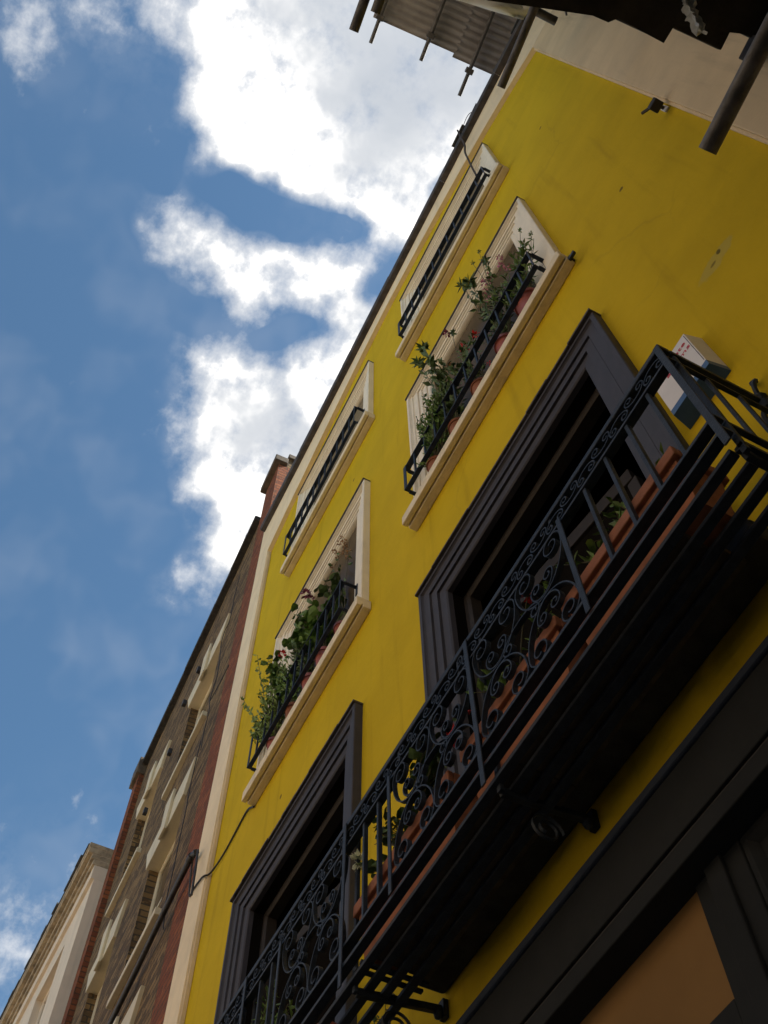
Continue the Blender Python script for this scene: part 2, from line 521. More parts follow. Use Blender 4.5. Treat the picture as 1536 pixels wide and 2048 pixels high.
# ------------------------------------------------------------------ yellow house
YH = thing('yellow_house', 'bright yellow painted house with cream trim, window boxes and a dark shopfront', 'house', (-2.8, 0, 0))
WIN = [('mid', -2.37, -.71, 7.06, 8.89), ('mid', -4.74, -3.08, 7.06, 8.86), ('top', -2.35, -.70, 10.09, 11.57), ('top', -4.72, -3.035, 10.09, 11.575)]
DOOR = [(-2.405, -.725, 3.9, 6.15), (-4.82, -3.14, 3.9, 6.13)]
WW = .2
KT = .52
HW = WW - .012
holes = [(a + HW, b - HW, c, d - WW * KT + .012) for k, a, b, c, d in WIN] + [(a + HW, b - HW, c, d - HW) for a, b, c, d in DOOR]
mb = holed_wall(MB(), -5.604, .2, 3.66, 12.6, holes, 0, .32)
mb.build('wall', 'yellow_paint', YH)
shell(MB(), -5.93, .548, 0, 12.9, .02, 7).build('side_wall', 'cream_render', YH)
MB().box(-5.94, -5.604, -.046, .02, 0, 11.78).build('corner_pilaster', 'cream_paint', YH, .004)
MB().box(.2, .55, -.046, .02, 0, 11.64).build('corner_pilaster', 'cream_render', YH, .004)
low = [(-5.604, 11.79), (-5.16, 11.93), (-4.67, 12.03), (-4.28, 12.14), (-3.76, 12.24), (-3.22, 12.33), (-2.82, 12.36), (-2.56, 12.36), (-2.22, 12.33), (-1.86, 12.29), (-1.46, 12.23), (-1.12, 12.15), (-.62, 12.02), (-.22, 11.86), (.09, 11.70), (.2, 11.65)]
band = [(-5.94, -.0465, 11.781)] + [(-5.604, -.0465, 11.781)] + [(x, -.0465, z) for x, z in low] + [(.2, -.0465, 11.641), (.55, -.0465, 11.641), (.55, -.0465, 12.9), (-5.94, -.0465, 12.9)]
MB().prism(band, (0, .066, 0)).build('cornice_band', 'cream_paint', YH)
# thin lip between the yellow panel and the cream border
MB().box(-5.604, -5.59, -.03, -.001, 3.66, 11.765).build('border_lip', 'cream_render', YH, .003)
MB().box(.186, .2, -.03, -.001, 3.66, 11.62).build('border_lip', 'cream_render', YH, .003)

prof = [(0, 0), (0, -.05), (.004, -.055), (.026, -.055), (.029, -.046), (.036, -.036), (.056, -.036), (.058, -.027), (.062, -.026),
        (.112, -.024), (.113, -.008), (.116, -.008), (.118, -.014), (.150, -.012), (.152, -.002), (.156, -.001), (.194, -.001), (.2, .002), (.2, .09)]
for k, a, b, c, d in WIN:
    w = arch3(MB(), a, b, c, d, prof, KT).build('window', 'frame_paint', YH)
    MB().box(a - .004, b + .004, -.066, -.0005, d + .001, d + .016).build('flashing', 'lead', w, .003)
    s0, s1 = (a - .075, b + .035)
    zt = c
    s = MB().prism([(s0, -.1, zt), (s0, -.1, zt - .09), (s0, -.066, zt - .09), (s0, -.066, zt - .07), (s0, -.056, zt - .07), (s0, -.056, zt - .093), (s0, -.0005, zt - .093), (s0, -.0005, zt)], (s1 - s0, 0, 0)).build('sill', 'sill_paint', w, .006, 2)
    ia, ib, it = a + WW + .002, b - WW - .002, d - WW * KT - .002
    f = arch3(MB(), ia, ib, c, it, [(0, .03), (0, .012), (.012, .008), (.038, .008), (.046, .02), (.05, .034), (.05, .06), (0, .06)], .7)
    f.box(ia + .05, ib - .05, .012, .06, c, c + .07)
    f.build('sash', 'frame_paint', w)
    MB().box(ia + .045, ib - .045, .045, .052, c + .06, it - .03).build('pane', 'glass_blind' if k == 'top' else 'glass', w)

dprof = [(0, 0), (0, -.046), (.004, -.05), (.026, -.05), (.029, -.042), (.034, -.036), (.085, -.034), (.086, -.014), (.090, -.014), (.092, -.024), (.140, -.022),
         (.141, -.002), (.145, -.002), (.147, -.010), (.192, -.005), (.2, .002), (.2, .03)]
for a, b, c, d in DOOR:
    w = arch3(MB(), a, b, c, d, dprof).build('door_surround', 'grey_gloss', YH)
    mb = MB()
    n = 9
    for i in range(n):                                 # dressed lead over the head, slightly wavy
        x0, x1 = a - .006 + (b - a + .012) * i / n, a - .006 + (b - a + .012) * (i + 1) / n
        mb.box(x0, x1 - .001, -.062 - rnd.random() * .008, -.0005, d + .001, d + .016 + rnd.random() * .004)
    mb.build('flashing', 'lead', w, .002)
    ia, ib, it = a + WW, b - WW, d - WW
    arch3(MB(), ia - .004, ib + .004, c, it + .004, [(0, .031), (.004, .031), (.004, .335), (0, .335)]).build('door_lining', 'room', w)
    arch3(MB(), ia + .002, ib - .002, c, it - .002, [(0, .1), (0, .09), (.03, .088), (.045, .1), (.045, .16), (0, .16)]).build('door_frame', 'dark_wood', w)
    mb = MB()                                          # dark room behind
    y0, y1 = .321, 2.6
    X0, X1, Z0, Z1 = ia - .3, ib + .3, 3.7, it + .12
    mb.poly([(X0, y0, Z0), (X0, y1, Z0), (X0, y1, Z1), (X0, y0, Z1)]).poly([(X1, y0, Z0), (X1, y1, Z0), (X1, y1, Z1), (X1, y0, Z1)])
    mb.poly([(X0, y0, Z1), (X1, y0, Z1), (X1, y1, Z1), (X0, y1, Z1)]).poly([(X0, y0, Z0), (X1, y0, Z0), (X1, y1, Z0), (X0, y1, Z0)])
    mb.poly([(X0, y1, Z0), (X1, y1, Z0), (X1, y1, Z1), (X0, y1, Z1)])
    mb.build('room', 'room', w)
    # half-open inner doors: rails behind the opening
    h0, h1 = Vector((ia + .05, .165, 0)), Vector((ia + 1.05, .30, 0))      # inner door leaf standing ajar
    lf = MB().sweep([h0 + Vector((0, 0, 5.57)), h1 + Vector((0, 0, 5.57))], [(-.02, -.045), (.02, -.045), (.02, .045), (-.02, .045)], side=(-.13, .99, 0)).build('door_leaf', 'dark_wood', w, .004)
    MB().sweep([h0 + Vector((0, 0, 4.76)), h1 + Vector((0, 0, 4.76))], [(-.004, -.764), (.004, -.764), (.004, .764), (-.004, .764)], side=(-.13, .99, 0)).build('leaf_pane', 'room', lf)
    MB().box(h1.x - .04, h1.x + .02, h1.y - .018, h1.y + .022, 3.95, 5.52).build('leaf_stile', 'dark_wood', lf, .004)

# old stone ledge below the balcony door
MB().box(-2.49, -.655, -.105, -.0005, 3.862, 3.965).build('stone_ledge', 'stone_dark', YH, .012)
# shopfront
SF = MB().box(-5.6, .196, -.04, .02, 3.452, 3.63).build('shop_fascia', 'shop_grey', YH, .004)
MB().box(-5.6, .196, -.052, .019, 3.631, 3.66).build('fascia_moulding', 'shop_blue', SF, .008)
MB().box(-5.6, .196, -.03, .02, 3.438, 3.451).build('fascia_groove', 'pipe_black', SF)
MB().box(-5.6, .196, -.04, .06, 3.38, 3.437).build('fascia_lower_board', 'shop_grey', SF, .004)
bayx = [-5.58, -4.4, -3.4, -2.36, -1.275, -.25, .19]
for i in range(len(bayx)):
    x = bayx[i]
    MB().box(x - .085, x + .085, .03, .07, 0, 3.379).build('mullion', 'shop_grey', SF, .004)
    MB().box(x - .03, x + .03, .015, .03, 0, 3.379).build('mullion_bead', 'shop_grey', SF, .004)
for i in range(len(bayx) - 1):
    x0, x1 = bayx[i] + .088, bayx[i + 1] - .088
    if i == 3:
        MB().box(x0, x1, .042, .06, 3.086, 3.379).build('transom_panel', 'tan_panel', SF)
    else:
        f = MB().box(x0, x1, .048, .06, 3.086, 3.379).build('transom_light', 'shop_grey', SF)
        arch3(MB(), x0, x1, 3.09, 3.378, [(0, .047), (0, .035), (.02, .03), (.035, .042), (.04, .047)]).build('bead', 'shop_grey', f)
    MB().box(x0, x1, .035, .07, 3.0, 3.084).build('transom_rail', 'shop_grey', SF, .004)
    MB().box(x0, x1, .05, .06, .5, 2.999).build('shop_pane', 'glass_dark', SF)
    MB().box(x0, x1, .035, .07, 0, .499).build('stall_riser', 'shop_grey', SF, .004)

# gutter and slates
RF = MB().poly([(-5.93, -.05, 12.905), (.54, -.05, 12.905), (.54, 3.4, 15.0), (-5.93, 3.4, 15.0)]).build('roof', 'slate', YH)
g = MB()
gx = -5.9
while gx < .5:
    L = min(1.15, .54 - gx)
    j = rnd.uniform(-.008, .008)
    pr = [(gx, -.047, 12.72), (gx, -.105 + j, 12.715 + j), (gx, -.118 + j, 12.75), (gx, -.118 + j, 12.80), (gx, -.11 + j, 12.80), (gx, -.11 + j, 12.76), (gx, -.1 + j, 12.73), (gx, -.047, 12.735)]
    g.prism(pr, (L - .003, 0, 0))
    gx += L
g.build('gutter', 'lead', RF)
sl = MB().box(-.12, .12, -.07, .3, -.006, .006).build('slate', 'slate', RF)
first = True
for i in range(27):
    x = -5.8 + i * .2395
    dz, dy = rnd.uniform(-.004, .008), rnd.uniform(-.010, .010)
    s_ = sl if first else share(sl, RF)
    first = False
    s_.location = (x - YH.location.x, -.015 + dy, 12.865 + dz)
    s_.rotation_euler = (math.radians(31), rnd.uniform(-.03, .03), rnd.uniform(-.03, .03))

# ------------------------------------------------------------------ window guards
def guard(x0, x1, y, z0, z1, sp, label):
    t = thing('window_guard', label, 'railing', ((x0 + x1) / 2, -.05, z0 - .1), 'iron guards at the windows')
    MB().box(x0, x1, y - .004, y + .034, z1 - .012, z1).build('top_rail', 'iron', t, .002)
    MB().box(x0, x1, y - .004, y + .026, z0, z0 + .012).build('bottom_rail', 'iron', t, .002)
    for x in (x0 + .006, x1 - .006):
        MB().box(x - .006, x + .026 if x < (x0 + x1) / 2 else x + .006, y - .006, y, z0 - .002, z1 + .002).build('end_post', 'iron', t, .002)
        for z in (z0 + .006, z1 - .006):
            MB().box(x - .012, x + .012, y + .027, -.012, z - .0055, z + .0055).build('stay', 'iron', t, .002)
        MB().box(x - .014, x + .014, -.018, -.011, z1 - .1, z1 + .03).build('wall_plate', 'iron', t, .003)
    n = int(round((x1 - x0) / sp))
    proto = None
    for i in range(1, n):
        x = x0 + (x1 - x0) * i / n
        if proto is None:
            proto = MB().box(-.006, .006, -.006, .006, z0 + .012, z1 - .012)
            proto.v = [(px + x, py + y + .008, pz_) for px, py, pz_ in proto.v]
            px0 = x
            proto = proto.build('bar', 'iron', t)
        else:
            share(proto, t, (x - px0, 0, 0))
    return t
guard(-2.335, -.81, -.13, 7.2, 7.51, .1225, 'black iron guard hung with pink flowers at the right middle-floor window')
guard(-4.70, -3.235, -.13, 7.17, 7.51, .1225, 'black iron guard crowded with leafy geraniums at the left middle-floor window')
guard(-2.325, -.80, -.11, 10.29, 10.63, .125, 'bare black iron guard at the top-floor window nearest the scaffold')
guard(-4.75, -3.2, -.11, 10.27, 10.64, .125, 'bare black iron guard at the top-floor window nearest the brick house')

# ------------------------------------------------------------------ balcony
BY = -.38
BL, BR = -5.3, -.445
BA = thing('balcony', 'long wrought iron balcony with scrollwork panels and terracotta troughs above the shopfront', 'balcony', (-2.9, -.2, 3.7))
MB().box(BL, BR, BY - .006, BY + .036, 4.398, 4.424).build('top_rail', 'iron', BA, .004)
MB().box(BL, BR, BY - .003, BY + .027, 4.306, 4.318).build('frieze_rail', 'iron', BA, .002)
MB().box(BL, BR, BY - .003, BY + .029, 3.878, 3.892).build('lower_rail', 'iron', BA, .002)
MB().box(BL, BR, BY - .003, BY + .028, 3.802, 3.816).build('base_rail', 'iron', BA, .002)
posts_long = [-.455, -1.567, -2.452, -3.345, -4.24, -5.29]
posts_short = [-1.013, -2.113, -2.998, -3.89, -4.78]
for x in posts_long:
    MB().box(x - .011, x + .011, BY - .012, BY - .0065, 3.73, 4.41).box(x - .009, x + .009, BY + .0365, BY + .05, 3.73, 4.38).build('post', 'iron', BA, .002)
for x in posts_short:
    MB().box(x - .010, x + .010, BY - .012, BY - .0065, 3.81, 4.318).build('post', 'iron', BA, .002)
bp = None
for x in [-.563, -.668, -.779, -.89, -2.22, -2.326, -3.1, -3.21, -3.995, -4.10, -4.90, -5.02, -5.14]:
    if bp is None:
        bp = MB().box(x - .0065, x + .0065, BY + .002, BY + .018, 3.892, 4.306).build('bar', 'iron', BA, .0015); bx0 = x
    else: share(bp, BA, (x - bx0, 0, 0))
# end panel on the right
for nm, z0, z1, w in (('end_rail', 4.398, 4.424, .02), ('end_rail', 4.306, 4.318, .014), ('end_rail', 3.878, 3.892, .016), ('end_rail', 3.755, 3.775, .03)):
    MB().box(BR - w, BR, BY + .0365, -.03, z0, z1).build(nm, 'iron', BA, .002)
for y in (-.25, -.14):
    MB().box(BR - .013, BR - .002, y - .006, y + .006, 3.892, 4.306).build('end_bar', 'iron', BA, .0015)
def spiral(cx, cz, r0, r1, a0, a1, n=22):
    return [(cx + (r0 + (r1 - r0) * i / n) * math.cos(a0 + (a1 - a0) * i / n), cz + (r0 + (r1 - r0) * i / n) * math.sin(a0 + (a1 - a0) * i / n)) for i in range(n + 1)]
def cscroll(A, B, r, turns=1.35, n=18):
    """arch of half axes A, B with ends curling inwards"""
    pi = math.pi
    left = spiral(-A + r, 0, r, r * .28, pi, pi + 2 * pi * turns)[::-1]
    arch = [(A * math.cos(pi - pi * i / n), B * math.sin(pi - pi * i / n)) for i in range(1, n)]
    rt = spiral(A - r, 0, r, r * .28, 0, -2 * pi * turns)
    return left + arch + rt
def scroll_mesh(pts, x, z, y=BY + .006, wid=.017, th=.0048):
    m = MB().sweep([(x + a, y, z + b) for a, b in pts], [(-wid / 2, -th / 2), (wid / 2, -th / 2), (wid / 2, th / 2), (-wid / 2, th / 2)], side=(0, 1, 0))
    return m
panels = [(-1.567, -1.013), (-2.113, -1.567), (-2.998, -2.452), (-3.89, -3.345), (-4.78, -4.24)]
protos = {}
def put_scroll(kind, pts, x, z, flip=False, name='scroll'):
    key = (kind, flip)
    if key not in protos:
        q = [(a, -b) for a, b in pts] if flip else pts
        o = scroll_mesh(q, x, z).build(name, 'iron', BA, smooth=False)
        protos[key] = (o, x, z)
    else:
        o, x0, z0 = protos[key]
        share(o, BA, (x - x0, 0, z - z0))
big = cscroll(.128, .165, .05)
small = cscroll(.058, .062, .026, 1.2)
wide = cscroll(.10, .05, .026, 1.1)
for a, b in panels:
    h = (b - a) / 2 - .012
    for cx in (a + .012 + h / 2, b - .012 - h / 2):
        put_scroll('big', big, cx, 3.93)
        put_scroll('big', big, cx, 4.27, True)
        put_scroll('small', small, cx, 4.03, name='inner_scroll')
        put_scroll('small', small, cx, 4.175, True, name='inner_scroll')
    put_scroll('wide', wide, (a + b) / 2, 4.105, name='joining_scroll')
fr = cscroll(.045, .032, .018, 1.0, 12)
x = BR - .06
i = 0
while x > BL + .05:
    put_scroll('frieze', fr, x, 4.342 if i % 2 == 0 else 4.374, i % 2 == 1, name='frieze_scroll')
    x -= .088; i += 1
for x in (-1.058, -1.5, -1.64, -2.06, -2.5, -2.95, -3.39):
    MB().box(x - .006, x + .006, BY + .002, BY + .016, 4.318, 4.398).build('stub', 'iron', BA)
# floor grid and brackets
for k, y in enumerate((-.345, -.29, -.235, -.18)):
    MB().box(BL, BR - .031, y - .014, y + .014, 3.752, 3.768).build('floor_bar', 'iron', BA, .002)
for x in posts_long:
    m = MB().bar((x - .01, BY + .05, 3.742), (x - .03, -.02, 3.80), .02, .026, side=(1, 0, 0))
    br = m.build('bracket', 'iron', BA, .003)
    o = MB().box(x - .045, x - .015, -.02, -.002, 3.77, 3.835).lathe([(.0, -.024), (.012, -.016), (.016, 0), (.009, .018), (0, .024)], (x - .03, -.033, 3.785), 10)
    o.build('bracket_rose', 'iron', br, smooth=False)
    pts = spiral(0, 0, .055, .016, 0, 3.4 * math.pi, 40)
    MB().sweep([(x - .02, -.19 + a, 3.66 + b + .02) for a, b in pts], [(-.005, -.002), (.005, -.002), (.005, .002), (-.005, .002)], side=(1, 0, 0)).build('bracket_scroll', 'iron', br, smooth=False)
for x in (-2.405, -2.37):
    MB().box(x - .008, x + .008, -.36, -.13, 3.769, 3.778).build('cross_bar', 'iron', BA)
# weathered boards lying on the grid
yb = -.338
for k, wd in enumerate((.07, .065, .075)):
    for x0, x1 in ((-2.355 + rnd.uniform(-.01, .01), -1.5), (-1.497, -.70 + rnd.uniform(-.02, .02))):
        MB().box(x0, x1, yb, yb + wd - .004, 3.781 + rnd.uniform(0, .003), 3.80 + rnd.uniform(0, .004)).build('floor_board', 'old_timber', BA, .003)
    yb += wd
for x0, x1 in ((-4.9, -3.5),):
    MB().box(x0, x1, -.34, -.2, 3.779, 3.80).build('floor_board', 'old_timber', BA, .003)

# ------------------------------------------------------------------ plants
def leaf(mb, p, d, nrm, L, Wd):
    d = d.normalized(); s = d.cross(nrm)
    if s.length < 1e-6: s = d.orthogonal()
    s.normalize(); up = s.cross(d)
    b = len(mb.v)
    mb.v += [tuple(p), tuple(p + d * L * .45 + s * Wd * .5 + up * L * .1), tuple(p + d * L), tuple(p + d * L * .45 - s * Wd * .5 + up * L * .1), tuple(p + d * L * .5 - up * L * .03)]
    mb.f += [(b, b + 1, b + 4), (b + 1, b + 2, b + 4), (b + 2, b + 3, b + 4), (b + 3, b, b + 4)]
def roundleaf(mb, p, nrm, R):
    nrm = nrm.normalized(); a = nrm.orthogonal().normalized(); c = nrm.cross(a)
    b = len(mb.v); n = 8
    mb.v.append(tuple(p - nrm * R * .15))
    ph = rnd.random() * 6
    for i in range(n):
        t = ph + 2 * math.pi * i / n
        r = R * (1 + .14 * math.sin(3 * t) + rnd.uniform(-.08, .08))
        mb.v.append(tuple(p + (a * math.cos(t) + c * math.sin(t)) * r + nrm * R * rnd.uniform(-.1, .18)))
    for i in range(n): mb.f.append((b, b + 1 + i, b + 1 + (i + 1) % n))
def rv(s=1.0): return Vector((rnd.gauss(0, 1), rnd.gauss(0, 1), rnd.gauss(0, 1))) * s
LEAFK = 1.3
def sprig(st, lv, p0, p1, n, L, Wd, r=.003, kind='narrow', bow=.05, tip=0):
    """a stem from p0 to p1 with n leaves along its outer part"""
    mid = (p0 + p1) / 2 + Vector((rnd.uniform(-bow, bow), rnd.uniform(-bow, bow), rnd.uniform(-.2, 1) * bow))
    pts = [p0 * (1 - t) ** 2 + mid * 2 * t * (1 - t) + p1 * t * t for t in [i / 7 for i in range(8)]]
    st.tube(pts, r, 5, scales=[1.3 - .8 * i / 7 for i in range(8)])
    ax = (p1 - p0).normalized()
    n = int(n * (1.5 if kind == 'narrow' else 1.9))
    for i in range(n):
        t = .2 + .8 * (i + rnd.random()) / n
        p = p0 * (1 - t) ** 2 + mid * 2 * t * (1 - t) + p1 * t * t
        d = (ax * .5 + rv(.75) + Vector((0, -.1, .25)))
        if kind == 'narrow': leaf(lv, p, d, rv(), L * LEAFK * rnd.uniform(.7, 1.2), Wd * LEAFK * rnd.uniform(.8, 1.25))
        else: roundleaf(lv, p + d * .025, Vector((rnd.gauss(0, .6), -.6 + rnd.gauss(0, .6), .8)), L * LEAFK * rnd.uniform(.6, 1.15))
    if tip:
        for i in range(tip):
            a = 2 * math.pi * i / tip
            o1 = ax.orthogonal().normalized(); o2 = ax.cross(o1)
            leaf(lv, p1, ax * rnd.uniform(.1, .9) + (o1 * math.cos(a) + o2 * math.sin(a)) * rnd.uniform(.5, 1.1), rv(), L * rnd.uniform(.8, 1.5), Wd * .95)
            leaf(lv, p1 - ax * L * rnd.uniform(.1, .7), rv(.6) + o1 * math.cos(a + .4) + o2 * math.sin(a + .4), rv(), L * rnd.uniform(.7, 1.2), Wd * .9)
def blossom(mb, c, R, n=14, s=.4):
    for i in range(n):
        d = rv().normalized()
        leaf(mb, c + d * R * .35, d + rv(.3), rv(), R * rnd.uniform(.7, 1.1), R * s * 1.6)
def potted(name, label, cat, group, x, y, z, pr, ph, potmat, sprigs, blooms=(), lm='leaf', square=None):
    t = thing(name, label, cat, (x, y, z), group)
    if square is None:
        MB().lathe([(0, 0), (pr * .72, 0), (pr * .93, ph * .82), (pr * 1.06, ph * .82), (pr * 1.08, ph), (pr * .96, ph), (pr * .9, ph * .9), (0, ph * .89)], (x, y, z + .001), 22).build('pot', potmat, t, smooth=True)
        MB().lathe([(0, -.004), (pr * .9, -.004), (pr * .7, .006), (0, .012)], (x, y, z + ph * .9), 16).build('soil', 'soil', t)
    else:
        L, dp = square
        m = MB()
        m.prism([(x - L / 2 + .02, y - dp / 2 + .018, z + .001), (x + L / 2 - .02, y - dp / 2 + .018, z + .001), (x + L / 2 - .02, y + dp / 2 - .018, z + .001), (x - L / 2 + .02, y + dp / 2 - .018, z + .001)], (0, 0, ph * .02))
        r = [(x - L / 2, y - dp / 2), (x + L / 2, y - dp / 2), (x + L / 2, y + dp / 2), (x - L / 2, y + dp / 2)]
        q = [(x - L / 2 + .02, y - dp / 2 + .018), (x + L / 2 - .02, y - dp / 2 + .018), (x + L / 2 - .02, y + dp / 2 - .018), (x - L / 2 + .02, y + dp / 2 - .018)]
        for i in range(4):
            j = (i + 1) % 4
            m.poly([(*q[i], z + .001), (*q[j], z + .001), (*r[j], z + ph * .99), (*r[i], z + ph * .99)])
        m.build('trough', potmat, t, smooth=False)
        e = .012
        m = MB()
        m.box(x - L / 2 - e, x + L / 2 + e, y - dp / 2 - e, y - dp / 2 + .008, z + ph * .8, z + ph)
        m.box(x - L / 2 - e, x + L / 2 + e, y + dp / 2 - .008, y + dp / 2 + e, z + ph * .8, z + ph)
        m.box(x - L / 2 - e, x - L / 2 + .008, y - dp / 2 + .009, y + dp / 2 - .009, z + ph * .8, z + ph)
        m.box(x + L / 2 - .008, x + L / 2 + e, y - dp / 2 + .009, y + dp / 2 - .009, z + ph * .8, z + ph)
        m.build('rim', potmat, t, .004)
        MB().box(x - L / 2 + .01, x + L / 2 - .01, y - dp / 2 + .01, y + dp / 2 - .01, z + ph * .8, z + ph * .9).build('soil', 'soil', t)
    st, lv = MB(), MB()
    for s in sprigs:
        s = dict(s)
        p1 = Vector(s.pop('to'))
        p0 = Vector(s.pop('frm', (x + rnd.uniform(-.4, .4) * pr, y + rnd.uniform(-.4, .4) * pr * .6, z + ph * .9)))
        sprig(st, lv, p0, p1, **s)
    if st.v: st.build('stems', 'stem', t)
    if lv.v: lv.build('leaves', lm, t, smooth=False)
    bms = {}
    for pm, c, R, n in blooms:
        m = MB(); blossom(m, Vector(c), R, n)
        m.build('flower', pm, t, smooth=False)
    return t
def spread(c, r, count, **kw):
    c = Vector(c)
    return [dict(to=c + Vector((rnd.gauss(0, r), rnd.gauss(0, r * .45) , rnd.gauss(0, r * .8))), **kw) for i in range(int(count * 1.7))]
ZS = 7.061
GP = 'flower pots on the window sills'
# left middle-floor window (five pots, from the left)
A = lambda u, v, y=-.09: at(u, v, y)
potted('potted_plant', 'small red pot with trailing grey-green sprigs at the far left of the left window sill', 'potted plant', GP, -4.43, -.045, ZS, .055, .13, 'plastic_pot',
       spread(A(545, 1395, -.12), .10, 20, n=16, L=.035, Wd=.016) + [dict(to=A(515, 1310, -.17), n=14, L=.038, Wd=.017), dict(to=A(484, 1392, -.2), n=16, L=.036, Wd=.017), dict(to=A(505, 1440, -.17), n=12, L=.035, Wd=.016)] + spread(A(525, 1440, -.13), .07, 14, n=14, L=.032, Wd=.016),
       lm='leaf_grey')
potted('potted_plant', 'clay pot under a broad-leaved geranium with one red bloom on the left window sill', 'potted plant', GP, -4.12, -.045, ZS, .06, .14, 'terracotta',
       spread(A(540, 1345, -.13), .07, 12, n=4, L=.027, Wd=.03, kind='round') + spread(A(575, 1350, -.1), .09, 16, n=12, L=.035, Wd=.017),
       [('petal_red', A(563, 1308, -.12), .035, 22)], lm='leaf')
potted('potted_plant', 'third pot of the left window sill, tangled with narrow green leaves', 'potted plant', GP, -3.86, -.045, ZS, .06, .15, 'plastic_pot',
       spread(A(600, 1300, -.09), .08, 12, n=12, L=.034, Wd=.018), lm='leaf_dark')
potted('potted_plant', 'pot with round-leaved geranium and dark pink heads in the left middle window', 'potted plant', GP, -3.64, -.045, ZS, .065, .16, 'plastic_pot',
       spread(A(600, 1250, -.11), .09, 16, n=4, L=.028, Wd=.03, kind='round') + spread(A(640, 1235, -.08), .09, 12, n=4, L=.027, Wd=.03, kind='round'),
       [('petal_purple', A(612, 1188, -.1), .04, 26), ('petal_purple', A(622, 1198, -.1), .03, 18), ('petal_red', A(620, 1250, -.1), .02, 12)], lm='leaf')
potted('potted_plant', 'rightmost pot of the left window sill with dried pale brown flower heads', 'potted plant', GP, -3.38, -.04, ZS, .055, .13, 'plastic_pot',
       [dict(to=A(675, 1105, -.02), n=6, L=.03, Wd=.02), dict(to=A(700, 1080, -.02), n=4, L=.03, Wd=.02), dict(to=A(665, 1130, -.03), n=6, L=.03, Wd=.02)] + spread(A(665, 1160, -.05), .06, 6, n=3, L=.03, Wd=.03, kind='round'),
       [('petal_dry', A(680 + rnd.gauss(0, 14), 1100 + rnd.gauss(0, 24), -.02), .022, 12) for i in range(12)], lm='leaf_dark')
# right middle-floor window
potted('potted_plant', 'big red plastic pot with pink flowers at the right of the right window sill', 'potted plant', GP, -1.02, -.03, ZS, .085, .2, 'plastic_pot',
       [dict(to=A(1048, 488, -.14), n=26, L=.04, Wd=.02, tip=6), dict(to=A(1038, 500, -.13), n=18, L=.035, Wd=.018), dict(to=A(1040, 460, -.14), n=2, L=.02, Wd=.01, tip=7), dict(to=A(1062, 467, -.14), n=2, L=.02, Wd=.01, tip=5)]
       + spread(A(1020, 565, -.07), .09, 13, n=12, L=.045, Wd=.006), lm='leaf')
potted('potted_plant', 'red pot with arching pink flower spikes and leaf rosettes in the right middle window', 'potted plant', GP, -1.28, -.03, ZS, .07, .17, 'plastic_pot',
       [dict(to=A(938, 562, -.2), n=22, L=.055, Wd=.022, tip=9), dict(to=A(925, 570, -.2), n=10, L=.05, Wd=.02, tip=8), dict(to=A(970, 520, -.16), n=26, L=.04, Wd=.02, tip=6), dict(to=A(958, 503, -.17), n=1, L=.02, Wd=.01, tip=5), dict(to=A(945, 527, -.17), n=1, L=.02, Wd=.01, tip=5)]
       + spread(A(992, 592, -.08), .09, 12, n=12, L=.045, Wd=.006),
       [('petal_pink', A(1000, 515, -.08), .026, 12), ('petal_pink', A(1002, 533, -.09), .028, 14), ('petal_pink', A(1016, 535, -.08), .024, 10), ('petal_pink', A(978, 552, -.11), .028, 14),
        ('petal_pink', A(980, 562, -.11), .028, 14), ('petal_pink', A(968, 566, -.11), .03, 14), ('petal_pink', A(968, 582, -.11), .024, 12), ('petal_pink', A(963, 588, -.11), .02, 10), ('petal_pink', A(979, 600, -.1), .026, 12)], lm='leaf_dark')
potted('potted_plant', 'pot of dark leaves with faded coral blooms in the middle of the right window sill', 'potted plant', GP, -1.56, -.04, ZS, .06, .15, 'terracotta',
       spread(A(935, 705, -.09), .08, 7, n=12, L=.04, Wd=.018) + [dict(to=A(905, 665, -.15), n=3, L=.03, Wd=.02, tip=9), dict(to=A(880, 720, -.13), n=20, L=.045, Wd=.018)],
       [('petal_red', A(950, 670, -.1), .028, 14), ('petal_red', A(928, 694, -.1), .03, 14), ('petal_dry', A(900, 735, -.1), .028, 12), ('petal_purple', A(893, 668, -.15), .028, 14), ('petal_red', A(978, 727, -.1), .016, 10)], lm='leaf_dark')
potted('potted_plant', 'pot with fleshy leaf rosettes spilling out left of the middle of the right window', 'potted plant', GP, -1.83, -.04, ZS, .06, .14, 'terracotta',
       [dict(to=A(848, 695, -.19), n=16, L=.055, Wd=.03, tip=8), dict(to=A(838, 725, -.19), n=16, L=.055, Wd=.03, tip=8), dict(to=A(862, 725, -.17), n=22, L=.05, Wd=.028, tip=7), dict(to=A(885, 740, -.14), n=24, L=.045, Wd=.022, tip=6)]
       + spread(A(895, 775, -.1), .07, 8, n=14, L=.035, Wd=.017), lm='leaf_dark')
potted('potted_plant', 'dense small-leaved shrub pot at the far left of the right window sill', 'potted plant', GP, -2.1, -.04, ZS, .06, .14, 'terracotta',
       spread(A(875, 815, -.1), .09, 40, n=16, L=.03, Wd=.015) + spread(A(895, 780, -.1), .08, 14, n=14, L=.03, Wd=.015)
       + [dict(to=A(845, 785, -.14), n=10, L=.026, Wd=.014), dict(to=A(832, 850, -.16), n=14, L=.026, Wd=.014), dict(to=A(848, 868, -.15), n=10, L=.026, Wd=.014), dict(to=A(838, 930, -.14), n=12, L=.028, Wd=.014), dict(to=A(852, 905, -.13), n=12, L=.028, Wd=.014), dict(to=A(860, 880, -.13), n=14, L=.028, Wd=.014)],
       lm='leaf')
